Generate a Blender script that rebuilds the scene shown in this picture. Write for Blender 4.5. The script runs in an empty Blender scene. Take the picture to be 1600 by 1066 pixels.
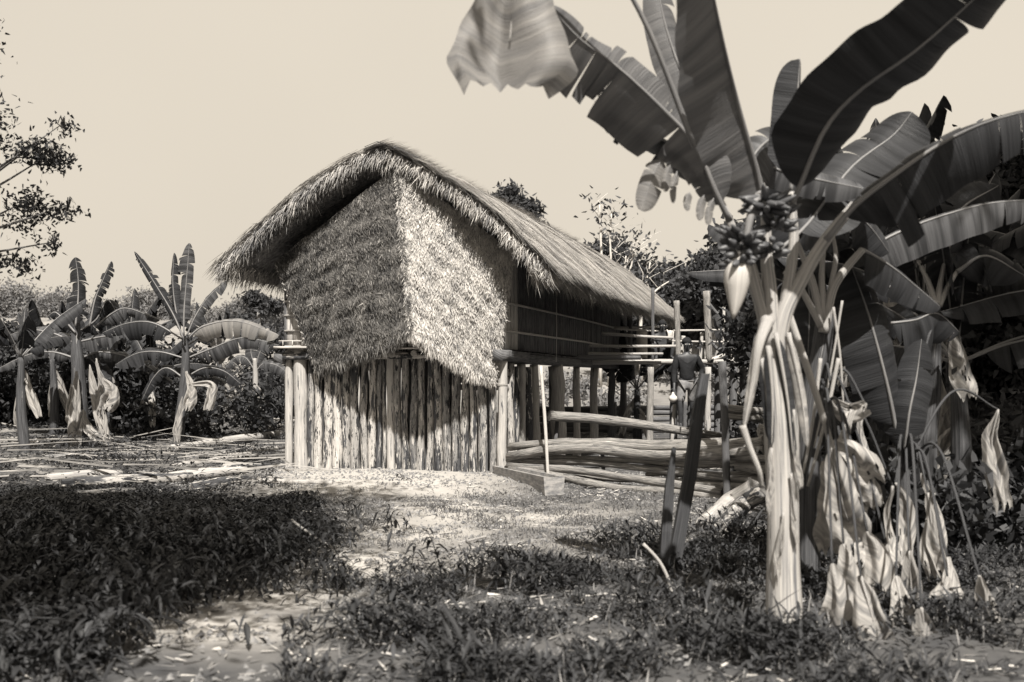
import bpy, math, random
import numpy as np
from mathutils import Vector, noise as mnoise
S = bpy.context.scene
COL = S.collection
R = math.radians
random.seed(7); RNG = np.random.default_rng(7)

# ------------------------------------------------------------------ camera, sky, sun, exposure
F = 1626.0                       # focal length in photo pixels (1600 px wide)
HZ, EYE = 600.0, 1.5             # horizon row, eye height
cd = bpy.data.cameras.new('camera'); cam = bpy.data.objects.new('camera', cd); COL.objects.link(cam)
cam.location = (0, 0, EYE); cam.rotation_euler = (R(90), 0, 0)
cd.sensor_width = 36; cd.lens = 36*F/1600; cd.shift_y = (HZ-533)/1600
cd.clip_start = .1; cd.clip_end = 2000
cd.dof.use_dof = True; cd.dof.focus_distance = 17.5; cd.dof.aperture_fstop = 1.9
S.camera = cam

SAZ, SEL = R(-8), R(51)         # sun: degrees left (negative: right) of straight behind the camera; elevation
SUN = Vector((-math.sin(SAZ)*math.cos(SEL), -math.cos(SAZ)*math.cos(SEL), math.sin(SEL)))
sl = bpy.data.lights.new('sun', 'SUN'); sun = bpy.data.objects.new('sun', sl); COL.objects.link(sun)
sl.energy = 4.6; sl.angle = R(.6); sl.color = (1, .95, .87)
sun.rotation_euler = SUN.to_track_quat('Z', 'Y').to_euler(); sun.location = (0, 0, 30)

w = bpy.data.worlds.new('World'); S.world = w; w.use_nodes = True
nt = w.node_tree; bg = nt.nodes['Background']
sky = nt.nodes.new('ShaderNodeTexSky'); sky.sky_type = 'NISHITA'; sky.sun_disc = False
sky.sun_elevation = SEL; sky.sun_rotation = math.atan2(SUN.x, SUN.y) % (2*math.pi)
sky.dust_density = 5; sky.air_density = 2
bw = nt.nodes.new('ShaderNodeRGBToBW'); nt.links.new(sky.outputs[0], bw.inputs[0])
mr = nt.nodes.new('ShaderNodeMapRange'); nt.links.new(bw.outputs[0], mr.inputs[0])
mr.inputs[1].default_value = 0; mr.inputs[2].default_value = 12; mr.inputs[3].default_value = 3.15; mr.inputs[4].default_value = 3.7
mx = nt.nodes.new('ShaderNodeVectorMath'); mx.operation = 'SCALE'; mx.inputs[0].default_value = (1.07, .965, .81)
nt.links.new(mr.outputs[0], mx.inputs['Scale']); nt.links.new(mx.outputs[0], bg.inputs[0])
bg.inputs[1].default_value = .1
cn = nt.nodes.new('ShaderNodeTexNoise'); cn.inputs['Scale'].default_value = 1.1; cn.inputs['Detail'].default_value = 4       # thin even cloud
cm = nt.nodes.new('ShaderNodeMapRange'); cm.inputs[1].default_value = .3; cm.inputs[2].default_value = .7; cm.inputs[3].default_value = .95; cm.inputs[4].default_value = 1.05
tc = nt.nodes.new('ShaderNodeTexCoord'); nt.links.new(tc.outputs['Generated'], cn.inputs[0]); nt.links.new(cn.outputs[0], cm.inputs[0])
ml = nt.nodes.new('ShaderNodeMath'); ml.operation = 'MULTIPLY'; nt.links.new(mr.outputs[0], ml.inputs[0]); nt.links.new(cm.outputs[0], ml.inputs[1]); nt.links.new(ml.outputs[0], mx.inputs['Scale'])
vs = S.view_settings; vs.view_transform = 'Standard'; vs.look = 'None'; vs.gamma = 1; vs.use_curve_mapping = False
vs.exposure = 1.1

# ------------------------------------------------------------------ helpers
def at(px, py, Y):
    return Vector(((px-800)/F*Y, Y, EYE+(HZ-py)/F*Y))
def grey(v, k=0.0):              # the place is known in monochrome: neutral, faintly warm tones
    t = min(1, v/.35); return (v*(.97+.08*t), v, v*(1.10-.16*t), 1)

def snoise(x, y, f=1.0, s=0.0):
    x = np.asarray(x, float)*f; y = np.asarray(y, float)*f
    return (np.sin(x*1.7+y*.9+s)+np.sin(x*-1.1+y*2.3+1.7*s+.5)+np.sin(x*2.9+y*1.9+2.1+s)*.6+np.sin(x*.7-y*3.3+s*3)*.6)/3.2
def gz(x, y):
    x = np.asarray(x, float); y = np.asarray(y, float)
    h = .035*snoise(x, y, .9)+.015*snoise(x, y, 3.1, 2)
    rise = np.clip(y-25, 0, 60)*.11 + np.clip(-x-9, 0, 20)*.05*np.clip((y-14)/10, 0, 1)
    h = h + rise + .25*snoise(x, y, .25, 4)*np.clip((y-24)/12, 0, 1)
    ap = np.exp(-(np.minimum(np.abs(x+1.75)/2.55, 3)**8+np.minimum(np.abs(y-16.0)/1.95, 3)**8))
    return h*(1-ap)+ap*(.10+.012*snoise(x, y, 2.2, 6))
def G(x, y, dz=0): return Vector((x, y, float(gz(x, y))+dz))
def gpx(px, py):                 # ground point seen at a photo pixel (near, flat ground)
    Y = EYE*F/(py-HZ); return G((px-800)/F*Y, Y)

class MB:
    def __init__(s): s.v = []; s.f = []; s.uv = []; s.t = []
    def add(s, vs_, fs, uvs=None, tone=.5):
        o = len(s.v); s.v += [tuple(p) for p in vs_]; s.f += [tuple(i+o for i in f) for f in fs]
        s.uv += uvs if uvs else [(0, 0)]*len(vs_); s.t += [tone]*len(vs_)
    def box(s, a, b, tone=.5):
        x0, y0, z0 = a; x1, y1, z1 = b
        s.add([(x0,y0,z0),(x1,y0,z0),(x1,y1,z0),(x0,y1,z0),(x0,y0,z1),(x1,y0,z1),(x1,y1,z1),(x0,y1,z1)],
              [(0,3,2,1),(4,5,6,7),(0,1,5,4),(1,2,6,5),(2,3,7,6),(3,0,4,7)],
              [(0,z0),(x1-x0,z0),(1,z0),(1.3,z0),(0,z1),(x1-x0,z1),(1,z1),(1.3,z1)], tone)
    def beam(s, p, q, wd, ht, up=Vector((0,0,1)), taper=1, rough=0):
        p = Vector(p); q = Vector(q); T = (q-p); L = T.length; T.normalize()
        B = T.cross(up).normalized(); N = B.cross(T)
        n = 5; V = []; U = []; Fc = []
        for i in range(n):
            t = i/(n-1); c = p.lerp(q, t); k = 1+(taper-1)*t
            for sx, sy in ((-1,-1),(1,-1),(1,1),(-1,1)):
                j = Vector([random.uniform(-rough, rough) for _ in range(3)])
                V.append(c+B*sx*wd/2*k+N*sy*ht/2*k+j); U.append((sx*wd/2+sy*ht, t*L))
        for i in range(n-1):
            for k in range(4): a = i*4+k; b = i*4+(k+1) % 4; Fc.append((a, b, b+4, a+4))
        Fc += [(3,2,1,0), tuple((n-1)*4+k for k in range(4))]
        s.add(V, Fc, U)
    def tube(s, pts, rad, sides=8, caps=True, rough=0, tone=.5, seed=0, flat=1):
        pts = [Vector(p) for p in pts]; n = len(pts)
        if not hasattr(rad, '__len__'): rad = [rad]*n
        V = []; U = []; L = 0; ref = None
        for i, p in enumerate(pts):
            T = (pts[min(i+1, n-1)]-pts[max(i-1, 0)]).normalized()
            if ref is None:
                ref = T.orthogonal().normalized()
                if abs(T.z) < .7: ref = Vector((0,0,1))
            A = (ref-T*T.dot(ref)).normalized(); ref = A; B = T.cross(A)
            if i: L += (p-pts[i-1]).length
            for k in range(sides):
                a = 2*math.pi*k/sides
                r = rad[i]*(1+rough*mnoise.noise(Vector((math.cos(a)*1.5+seed*7.1, math.sin(a)*1.5, L*2.5+seed))))
                V.append(p+A*math.cos(a)*r*flat+B*math.sin(a)*r); U.append((k/sides*2, L))
        Fc = [(i*sides+k, i*sides+(k+1) % sides, (i+1)*sides+(k+1) % sides, (i+1)*sides+k) for i in range(n-1) for k in range(sides)]
        if caps: Fc += [tuple(range(sides-1, -1, -1)), tuple((n-1)*sides+k for k in range(sides))]
        s.add(V, Fc, U, tone)
    def build(s, name, m, parent=None, smooth=True):
        me = bpy.data.meshes.new(name); me.from_pydata(s.v, [], s.f)
        uvl = me.uv_layers.new(name='UVMap')
        li = np.empty(len(me.loops), np.int32); me.loops.foreach_get('vertex_index', li)
        uvl.data.foreach_set('uv', np.array(s.uv, np.float32)[li].ravel())
        a = me.attributes.new('tone', 'FLOAT', 'POINT'); a.data.foreach_set('value', np.array(s.t, np.float32))
        if smooth: me.polygons.foreach_set('use_smooth', [len(f) <= 4 for f in s.f])
        me.materials.append(m); me.update()
        return link(name, me, parent)
def link(name, me, parent=None):
    o = bpy.data.objects.new(name, me); COL.objects.link(o)
    if parent is not None:
        o.parent = parent; o.matrix_parent_inverse = parent.matrix_basis.inverted()   # keep world coordinates
    return o
def fastmesh(name, V, tris, tone, m, parent=None, uv=None):
    me = bpy.data.meshes.new(name); V = np.asarray(V, np.float32); tris = np.asarray(tris, np.int32); k = tris.shape[1]
    me.vertices.add(len(V)); me.vertices.foreach_set('co', V.ravel())
    me.loops.add(tris.size); me.loops.foreach_set('vertex_index', tris.ravel())
    me.polygons.add(len(tris)); me.polygons.foreach_set('loop_start', np.arange(len(tris), dtype=np.int32)*k)
    me.update(calc_edges=True)
    a = me.attributes.new('tone', 'FLOAT', 'POINT'); a.data.foreach_set('value', np.asarray(tone, np.float32))
    if uv is not None:
        l = me.uv_layers.new(name='UVMap'); l.data.foreach_set('uv', np.asarray(uv, np.float32)[tris.ravel()].ravel())
    me.materials.append(m)
    return link(name, me, parent)
def empty(name, loc, label=None, cat=None, group=None):
    o = bpy.data.objects.new(name, None); COL.objects.link(o); o.location = loc; o.empty_display_size = .2
    o.matrix_basis  # loc set
    tag(o, label, cat, group); return o
def tag(o, label=None, cat=None, group=None, kind=None):
    if label: o['label'] = label
    if cat: o['category'] = cat
    if group: o['group'] = group
    if kind: o['kind'] = kind
    return o
def nrmz(a): return a/np.maximum(np.linalg.norm(a, axis=1, keepdims=True), 1e-9)

def straws(P, D, N, length, width, lift, tone, bend=.0):
    """tapering stalks: P roots, D directions, N outward normals; two triangles each with a kink"""
    n = len(P); D = nrmz(D); B = nrmz(np.cross(D, N)); Nn = nrmz(N)
    length = np.broadcast_to(length, n)[:, None]; width = np.broadcast_to(width, n)[:, None]; lift = np.broadcast_to(lift, n)[:, None]
    mid = P+D*length*.5+Nn*length*lift*.5
    tip = P+D*length+Nn*length*lift; tip[:, 2] -= bend*length[:, 0]
    a = P-B*width/2; b = P+B*width/2; c = mid-B*width*.42; d = mid+B*width*.42
    V = np.stack([a, b, d, c, tip], 1).reshape(-1, 3); i = np.arange(n)[:, None]*5
    T = np.concatenate([i+[0,1,2], i+[0,2,3], i+[3,2,4]], 1).reshape(-1, 3)
    return V, T, np.repeat(tone, 5)
def blades(P, D, length, width, droop, tone, fold=.25):
    """broad pointed leaves: 2 x 3 quads folded on the midrib, drooping"""
    n = len(P); D = nrmz(D); Z = np.array([[0, 0, 1.]]); B = nrmz(np.cross(D, Z+.01*D)); N = nrmz(np.cross(B, D))
    l = np.broadcast_to(length, n)[:, None]; w_ = np.broadcast_to(width, n)[:, None]; dr = np.broadcast_to(droop, n)[:, None]
    rows = []
    for t, k in ((0, .06), (.35, 1), (.7, .75), (1, 0)):
        c = P+D*l*t-Z*dr*l*t*t
        rows += [c-B*w_/2*k+N*w_*fold*k, c, c+B*w_/2*k+N*w_*fold*k]
    V = np.stack(rows, 1).reshape(-1, 3); i = np.arange(n)[:, None]*12
    q = []
    for r in range(3):
        for s_ in range(2): a = r*3+s_; q += [i+[a, a+1, a+4], i+[a, a+4, a+3]]
    return V, np.concatenate(q, 1).reshape(-1, 3), np.repeat(tone, 12)
def merge(parts):
    V = []; T = []; t = []; o = 0
    for v, f, k in parts: V.append(v); T.append(f+o); t.append(k); o += len(v)
    return np.concatenate(V), np.concatenate(T), np.concatenate(t)

# ------------------------------------------------------------------ materials
def mk(name, lo, hi, rough=.9, src='tone', scale=(1, 1, 1), nscale=6, detail=6, contrast=(.35, .65), bump=.3, bscale=None,
       trans=0, objrand=0, patch=None, spec=.2, toneamt=.5, spots=None):
    m = bpy.data.materials.new(name); m.use_nodes = True; t = m.node_tree; n = t.nodes; L = t.links
    p = n['Principled BSDF']; p.inputs['Roughness'].default_value = rough; p.inputs['Specular IOR Level'].default_value = spec
    co = n.new('ShaderNodeTexCoord'); mp = n.new('ShaderNodeMapping'); mp.inputs['Scale'].default_value = scale
    uses_uv = src == 'uv'
    L.new(co.outputs['UV' if uses_uv else 'Object'], mp.inputs[0])
    vec = mp.outputs[0]
    if objrand:
        oi = n.new('ShaderNodeObjectInfo'); ad = n.new('ShaderNodeVectorMath'); ad.operation = 'MULTIPLY_ADD'
        L.new(oi.outputs['Random'], ad.inputs[0]); ad.inputs[1].default_value = (31, 17, 53); L.new(vec, ad.inputs[2]); vec = ad.outputs[0]
    no = n.new('ShaderNodeTexNoise'); no.inputs['Scale'].default_value = nscale; no.inputs['Detail'].default_value = detail; no.inputs['Roughness'].default_value = .62
    L.new(vec, no.inputs['Vector'])
    mr = n.new('ShaderNodeMapRange'); mr.inputs[1].default_value = contrast[0]; mr.inputs[2].default_value = contrast[1]
    L.new(no.outputs[0], mr.inputs[0]); fac = mr.outputs[0]
    def math_(op, a, b):
        k = n.new('ShaderNodeMath'); k.operation = op; k.use_clamp = True
        for i, q in enumerate((a, b)):
            if isinstance(q, (int, float)): k.inputs[i].default_value = q
            else: L.new(q, k.inputs[i])
        return k.outputs[0]
    at_ = n.new('ShaderNodeAttribute'); at_.attribute_name = 'tone'
    if toneamt:
        k = n.new('ShaderNodeMix'); k.inputs[0].default_value = toneamt; L.new(fac, k.inputs[2]); L.new(at_.outputs['Fac'], k.inputs[3]); fac = k.outputs[0]
    if objrand:
        k = n.new('ShaderNodeMix'); k.inputs[0].default_value = objrand; L.new(fac, k.inputs[2]); L.new(oi.outputs['Random'], k.inputs[3]); fac = k.outputs[0]
    cr = n.new('ShaderNodeMix'); cr.data_type = 'RGBA'; cr.inputs[6].default_value = grey(lo); cr.inputs[7].default_value = grey(hi)
    L.new(fac, cr.inputs[0]); colr = cr.outputs[2]
    if patch:                     # lichen, flaking bark, stains: (value, noise scale, threshold, mapping scale)
        for (val, sc, th, ms) in patch:
            m2 = n.new('ShaderNodeMapping'); m2.inputs['Scale'].default_value = ms; L.new(co.outputs['UV' if uses_uv else 'Object'], m2.inputs[0]); v2 = m2.outputs[0]
            if objrand:
                a2 = n.new('ShaderNodeVectorMath'); a2.operation = 'MULTIPLY_ADD'; L.new(oi.outputs['Random'], a2.inputs[0]); a2.inputs[1].default_value = (91, 37, 13+sc); L.new(v2, a2.inputs[2]); v2 = a2.outputs[0]
            n2 = n.new('ShaderNodeTexNoise'); n2.inputs['Scale'].default_value = sc; n2.inputs['Detail'].default_value = 5; n2.inputs['Roughness'].default_value = .65; L.new(v2, n2.inputs['Vector'])
            r2 = n.new('ShaderNodeMapRange'); r2.inputs[1].default_value = th-.015; r2.inputs[2].default_value = th+.015; L.new(n2.outputs[0], r2.inputs[0])
            c2 = n.new('ShaderNodeMix'); c2.data_type = 'RGBA'; L.new(r2.outputs[0], c2.inputs[0]); L.new(colr, c2.inputs[6]); c2.inputs[7].default_value = grey(val); colr = c2.outputs[2]
    L.new(colr, p.inputs['Base Color'])
    if bump:
        bp = n.new('ShaderNodeBump'); bp.inputs['Strength'].default_value = bump; bp.inputs['Distance'].default_value = .02
        if bscale:
            nb = n.new('ShaderNodeTexNoise'); nb.inputs['Scale'].default_value = bscale; nb.inputs['Detail'].default_value = 6; L.new(vec, nb.inputs['Vector']); L.new(nb.outputs[0], bp.inputs['Height'])
        else: L.new(no.outputs[0], bp.inputs['Height'])
        L.new(bp.outputs[0], p.inputs['Normal'])
    if trans:
        tr = n.new('ShaderNodeBsdfTranslucent'); L.new(colr, tr.inputs[0]); ms_ = n.new('ShaderNodeMixShader'); ms_.inputs[0].default_value = trans
        L.new(p.outputs[0], ms_.inputs[1]); L.new(tr.outputs[0], ms_.inputs[2]); L.new(ms_.outputs[0], n['Material Output'].inputs[0])
    return m
M = {}
M['log'] = mk('weathered_log', .09, .52, src='uv', scale=(3, .6, 1), nscale=9, bump=.7, objrand=.6, toneamt=0, bscale=14,
              patch=[(.07, 1.5, .53, (.7, .45, 1)), (.03, 3.4, .565, (1.0, .8, 1)), (.52, 5, .60, (1.2, .8, 1)), (.025, 12, .60, (1, .8, 1))])
M['post'] = mk('pale_post_wood', .20, .48, src='uv', scale=(4, .35, 1), nscale=9, bump=.5, objrand=.15, toneamt=0, patch=[(.10, 5, .62, (1.2, .4, 1))])
M['darkwood'] = mk('old_dark_wood', .05, .16, src='uv', scale=(4, .5, 1), nscale=8, bump=.6, objrand=.2, toneamt=0)
M['fencelog'] = mk('fence_log_bark', .05, .38, src='uv', scale=(3, .6, 1), nscale=7, bump=.9, objrand=.25, toneamt=0, patch=[(.45, 3, .66, (1.2, .5, 1)), (.03, 3.5, .64, (1.2, .6, 1))])
M['stake'] = mk('shade_dark_stake', .025, .07, src='uv', scale=(4, .4, 1), nscale=8, bump=.6, objrand=.1, toneamt=0)  # shade on the foreground stakes put into near-black wood
M['bamboo'] = mk('split_bamboo', .26, .55, src='uv', scale=(6, .4, 1), nscale=8, bump=.4, objrand=.3, toneamt=0, patch=[(.12, 5, .68, (2, .6, 1))])
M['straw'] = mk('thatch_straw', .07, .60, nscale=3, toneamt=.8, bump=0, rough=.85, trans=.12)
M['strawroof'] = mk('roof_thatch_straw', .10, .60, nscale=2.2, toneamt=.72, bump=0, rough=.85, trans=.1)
M['strawdark'] = mk('shade_dark_thatch_straw', .02, .34, nscale=3, toneamt=.75, bump=0, rough=.9)  # darker straw copy: the left screen's shade put into its colour
M['thatchbed'] = mk('packed_thatch', .08, .26, nscale=14, scale=(1, 1, 1), bump=.6, toneamt=0)
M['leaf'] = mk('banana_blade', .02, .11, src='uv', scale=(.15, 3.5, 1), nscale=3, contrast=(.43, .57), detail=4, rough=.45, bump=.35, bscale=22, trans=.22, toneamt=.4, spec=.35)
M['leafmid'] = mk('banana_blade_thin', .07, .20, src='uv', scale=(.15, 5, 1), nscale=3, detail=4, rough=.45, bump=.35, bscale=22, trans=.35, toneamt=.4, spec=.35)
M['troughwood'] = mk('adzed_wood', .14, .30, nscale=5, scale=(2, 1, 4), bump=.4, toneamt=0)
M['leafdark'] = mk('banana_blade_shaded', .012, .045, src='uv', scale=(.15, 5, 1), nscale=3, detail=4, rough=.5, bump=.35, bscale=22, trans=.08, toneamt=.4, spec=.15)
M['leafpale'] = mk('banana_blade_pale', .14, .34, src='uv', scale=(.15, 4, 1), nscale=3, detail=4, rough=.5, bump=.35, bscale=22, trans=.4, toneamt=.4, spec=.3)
M['leafdead'] = mk('dry_banana_blade', .10, .55, src='uv', scale=(1.2, 3, 1), nscale=3, detail=5, rough=.85, bump=.5, trans=.3, toneamt=.3)
M['rib'] = mk('banana_rib', .10, .26, src='uv', scale=(2, .5, 1), nscale=5, rough=.45, bump=.2, toneamt=0, spec=.4)
M['stem'] = mk('banana_pseudostem', .16, .44, src='uv', scale=(4, .25, 1), nscale=6, rough=.55, bump=.4, toneamt=0, spec=.3, patch=[(.13, 3, .60, (2, .18, 1)), (.05, 7, .68, (2, .3, 1))])
M['stemdark'] = mk('banana_pseudostem_old', .02, .10, src='uv', scale=(4, .3, 1), nscale=5, rough=.8, bump=.6, toneamt=0, patch=[(.24, 3, .66, (2, .4, 1))])
M['fruit'] = mk('unripe_banana', .035, .10, nscale=8, rough=.45, bump=.1, toneamt=.4, spec=.4)
M['bud'] = mk('banana_bud', .3, .55, src='uv', scale=(5, .3, 1), nscale=4, rough=.5, bump=.3, toneamt=0)
M['grass'] = mk('short_grass', .06, .26, nscale=1.3, toneamt=.7, bump=0, trans=.2)
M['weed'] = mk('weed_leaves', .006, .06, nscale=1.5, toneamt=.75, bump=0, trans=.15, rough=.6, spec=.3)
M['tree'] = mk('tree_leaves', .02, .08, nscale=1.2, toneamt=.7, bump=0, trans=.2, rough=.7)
M['treepale'] = mk('distant_tree_leaves', .10, .24, nscale=1, toneamt=.6, bump=0, trans=.3, rough=.8)  # hazy, overexposed paleness of the far trees put into leaf colour
M['bark'] = mk('tree_bark', .1, .3, src='uv', scale=(3, .6, 1), nscale=6, bump=.6, toneamt=0)
M['palebark'] = mk('pale_bare_bark', .35, .6, src='uv', scale=(3, .6, 1), nscale=6, bump=.3, toneamt=0)
M['skin'] = mk('skin', .035, .055, nscale=9, rough=.5, bump=.05, toneamt=0, spec=.4)
M['shirt'] = mk('dark_cloth', .010, .02, nscale=9, bump=.4, bscale=20, toneamt=0)
M['trousers'] = mk('faded_cloth', .12, .22, nscale=9, bump=.4, bscale=18, toneamt=0)
M['cloth'] = mk('pale_cloth', .32, .5, nscale=9, bump=.4, bscale=18, toneamt=0)
M['hair'] = mk('black_hair', .01, .02, nscale=40, bump=.5, toneamt=0)
M['gourd'] = mk('gourd_skin', .45, .6, nscale=7, bump=.1, toneamt=0, rough=.5)

# ------------------------------------------------------------------ ground
def soil_tone(x, y):             # 1 = bare pale earth, 0 = dark litter and humus
    px = 800+F*x/np.maximum(y, 1); py = HZ+EYE*F/np.maximum(y, 1)
    def el(cx, cy, rx, ry, p=2): return np.exp(-(np.abs((px-cx)/rx)**p+np.abs((py-cy)/ry)**p))
    pale = np.maximum.reduce([el(600, 757, 215, 22, 4), el(700, 800, 90, 30), el(660, 835, 120, 25), el(420, 930, 130, 32), el(560, 885, 120, 26),
                              el(330, 985, 150, 38), el(850, 810, 140, 22)*.75, el(930, 845, 150, 30)*.5, el(760, 880, 110, 25)*.6, el(360, 655, 70, 22)*.9*(y > 20)])
    clear = np.clip((y-27)/8, 0, 1)*.75
    return np.clip(np.maximum(pale, clear*(.6+.4*snoise(x, y, .5, 3)))+.10*snoise(x, y, 2.3, 1), 0, 1)
gx = np.concatenate([-np.geomspace(400, 9.1, 28), np.linspace(-9, 9, 181), np.geomspace(9.1, 400, 28)])
gy = np.concatenate([[-30, -12, -4, 0, 2], np.linspace(3.5, 24, 190), np.geomspace(24.3, 900, 46)])
GX, GY = np.meshgrid(gx, gy); Z = gz(GX, GY)
near = (GY < 24) & (np.abs(GX) < 9)
for i in range(GX.shape[0]):
    for j in range(GX.shape[1]):
        if near[i, j]: Z[i, j] += .03*mnoise.fractal(Vector((GX[i, j]*2.2, GY[i, j]*2.2, 0)), .8, 2.1, 4)*(.3 if (abs(GX[i,j]+1.7) < 2.6 and 15 < GY[i,j] < 17.4) else 1)
Z = np.where(GY > 90, Z[np.searchsorted(gy, 90)-1][None, :], Z)
nx, ny = len(gx), len(gy); V = np.stack([GX, GY, Z], -1).reshape(-1, 3)
idx = np.arange(nx*ny).reshape(ny, nx); Q = np.stack([idx[:-1, :-1], idx[:-1, 1:], idx[1:, 1:], idx[1:, :-1]], -1).reshape(-1, 4)
def ground_mat():
    m = mk('earth', .04, .38, nscale=3.5, toneamt=.86, bump=.9, bscale=9, contrast=(.3, .7), rough=.95, patch=[(.05, 2.6, .70, (1, 1, 1)), (.10, 14, .68, (1, 1, 1)), (.42, 22, .74, (1, 1, 1))])
    return m
g = fastmesh('ground', V, Q, soil_tone(V[:, 0], V[:, 1]), ground_mat()); tag(g, 'bare pale earth and dark leaf litter round the hut', 'ground', kind='structure')
g.data.polygons.foreach_set('use_smooth', [True]*len(g.data.polygons))

# ------------------------------------------------------------------ the stilt house: local frame a = backwards along the side, b = leftwards along the gable
O = np.array([-.152, 16.48]); U = np.array([.3083, .9513]); Wd = np.array([-.9513, .3083]); WID = 3.9; LEN = 10.8
def H(a, b, z): q = O+a*U+b*Wd; return Vector((q[0], q[1], z))
def P(px, py, a):                # where the view ray of a pixel meets the gable plane shifted by a
    k = (px-800)/F; Y = (a-(-O[0])*0+O[0]*U[0]+O[1]*U[1])/(k*U[0]+U[1]); return at(px, py, Y)
def local(v):
    d = np.array([v[0]-O[0], v[1]-O[1]]); return d@U, d@Wd, v[2]
UV3 = Vector((U[0], U[1], 0)); WV3 = Vector((Wd[0], Wd[1], 0))
house = empty('stilt_house', H(LEN/2, WID/2, 0), 'large thatched house on log stilts with a log palisade under its gable', 'house')
bpy.context.view_layer.update()
FLZ = 2.04; AF = -.78; BM = WID/2
peak = P(592, 226, AF); PZ = peak.z+.0
BR, BL = -1.0, WID+.84           # eaves
ZR, ZL = 3.22, 3.40
RB = float(local(peak)[1])
def roof_pt(a, b, lift=0):       # roof surface height over (a, b)
    bm = RB
    if b <= bm: s = (bm-b)/(bm-BR); z = PZ+(ZR-PZ)*s
    else: s = (b-bm)/(BL-bm); z = PZ+(ZL-PZ)*s
    z += .20*math.sin(math.pi*min(s, 1))**1.0 - .05*math.exp(-(s/.09)**2)
    z += .05*mnoise.noise(Vector((a*.8, b*.9, 3)))-.03*math.sin(math.pi*max(0, min(1, a/LEN)))
    return z+lift
rng = random.Random(3)
def roof_slab():
    m = MB(); na, nb = 40, 36; V = []; Fc = []
    for lay in (0, -.16):
        for i in range(na+1):
            a = AF+.1+(LEN+.2-AF)*i/na
            for j in range(nb+1):
                b = BR+.06+(BL-BR-.12)*j/nb; V.append(H(a, b, roof_pt(a, b, lay)))
    n1 = (na+1)*(nb+1); I = lambda l, i, j: l*n1+i*(nb+1)+j
    for i in range(na):
        for j in range(nb):
            Fc += [(I(0,i,j), I(0,i+1,j), I(0,i+1,j+1), I(0,i,j+1)), (I(1,i,j), I(1,i,j+1), I(1,i+1,j+1), I(1,i+1,j))]
    for i in range(na): Fc += [(I(0,i,0), I(1,i,0), I(1,i+1,0), I(0,i+1,0)), (I(0,i,nb), I(0,i+1,nb), I(1,i+1,nb), I(1,i,nb))]
    for j in range(nb): Fc += [(I(0,0,j), I(0,0,j+1), I(1,0,j+1), I(1,0,j)), (I(0,na,j), I(1,na,j), I(1,na,j+1), I(0,na,j+1))]
    m.add(V, Fc); return m.build('roof', M['thatchbed'], house)
roof = roof_slab()
def roof_frame(a, b):
    e = .05; p = H(a, b, roof_pt(a, b)); q = H(a, b-e, roof_pt(a, b-e)); r = H(a+e, b, roof_pt(a+e, b))
    db = (q-p).normalized(); da = (r-p).normalized(); n = da.cross(db); n = n if n.z > 0 else -n
    return p, db, da, n.normalized()      # db points to the right eave
def roof_straw():
    parts = []
    for side, dens in ((0, 3300), (1, 900)):
        b0, b1 = (BR, BM+.14) if side == 0 else (BM+.1, BL)
        n = int(dens*(b1-b0)*(LEN-AF)); a = RNG.uniform(AF-.02, LEN+.25, n); b = RNG.uniform(b0, b1, n)
        # tabulate frames on a coarse grid for speed
        ga = np.linspace(AF-.1, LEN+.3, 90); gb = np.linspace(b0-.1, b1+.1, 40)
        Zt = np.array([[roof_pt(x, y) for y in gb] for x in ga])
        ia = np.clip((a-ga[0])/(ga[1]-ga[0]), 0, 88.99); ib = np.clip((b-gb[0])/(gb[1]-gb[0]), 0, 38.99)
        i0 = ia.astype(int); j0 = ib.astype(int); fa = ia-i0; fb = ib-j0
        z = Zt[i0, j0]*(1-fa)*(1-fb)+Zt[i0+1, j0]*fa*(1-fb)+Zt[i0, j0+1]*(1-fa)*fb+Zt[i0+1, j0+1]*fa*fb
        dzb = (Zt[i0, j0+1]-Zt[i0, j0])/(gb[1]-gb[0])
        sg = -1 if side == 0 else 1
        Pp = np.stack([O[0]+a*U[0]+b*Wd[0], O[1]+a*U[1]+b*Wd[1], z], 1)
        D = np.stack([Wd[0]*sg+0*z, Wd[1]*sg+0*z, dzb*sg], 1); D = nrmz(D)
        N = nrmz(np.cross(np.array([[U[0], U[1], 0]]), D)*(-1 if side == 0 else 1)); N[N[:, 2] < 0] *= -1
        jit = RNG.normal(0, .22, n)[:, None]; D = D+jit*np.array([[U[0], U[1], 0]])
        cl = snoise(a*2.1, b*2.7, 1.6, side)                      # clumps and weathered streaks
        Pp += N*(.045+.05*RNG.random(n)+.03*cl)[:, None]
        course = ((b-b0)/.42) % 1
        tone = np.clip(.55+.24*RNG.normal(size=n)+.20*cl-.22*(course < .10)-.3*(RNG.random(n) < .12), 0, 1)
        parts.append(straws(Pp, D, N, RNG.uniform(.18, .42, n), RNG.uniform(.009, .018, n), RNG.uniform(-.16, .02, n), tone))
    V, T, t = merge(parts); return V, T, t
V, T, t = roof_straw(); tag(fastmesh('thatch', V, T, t, M['strawroof'], roof), kind='stuff')
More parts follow.
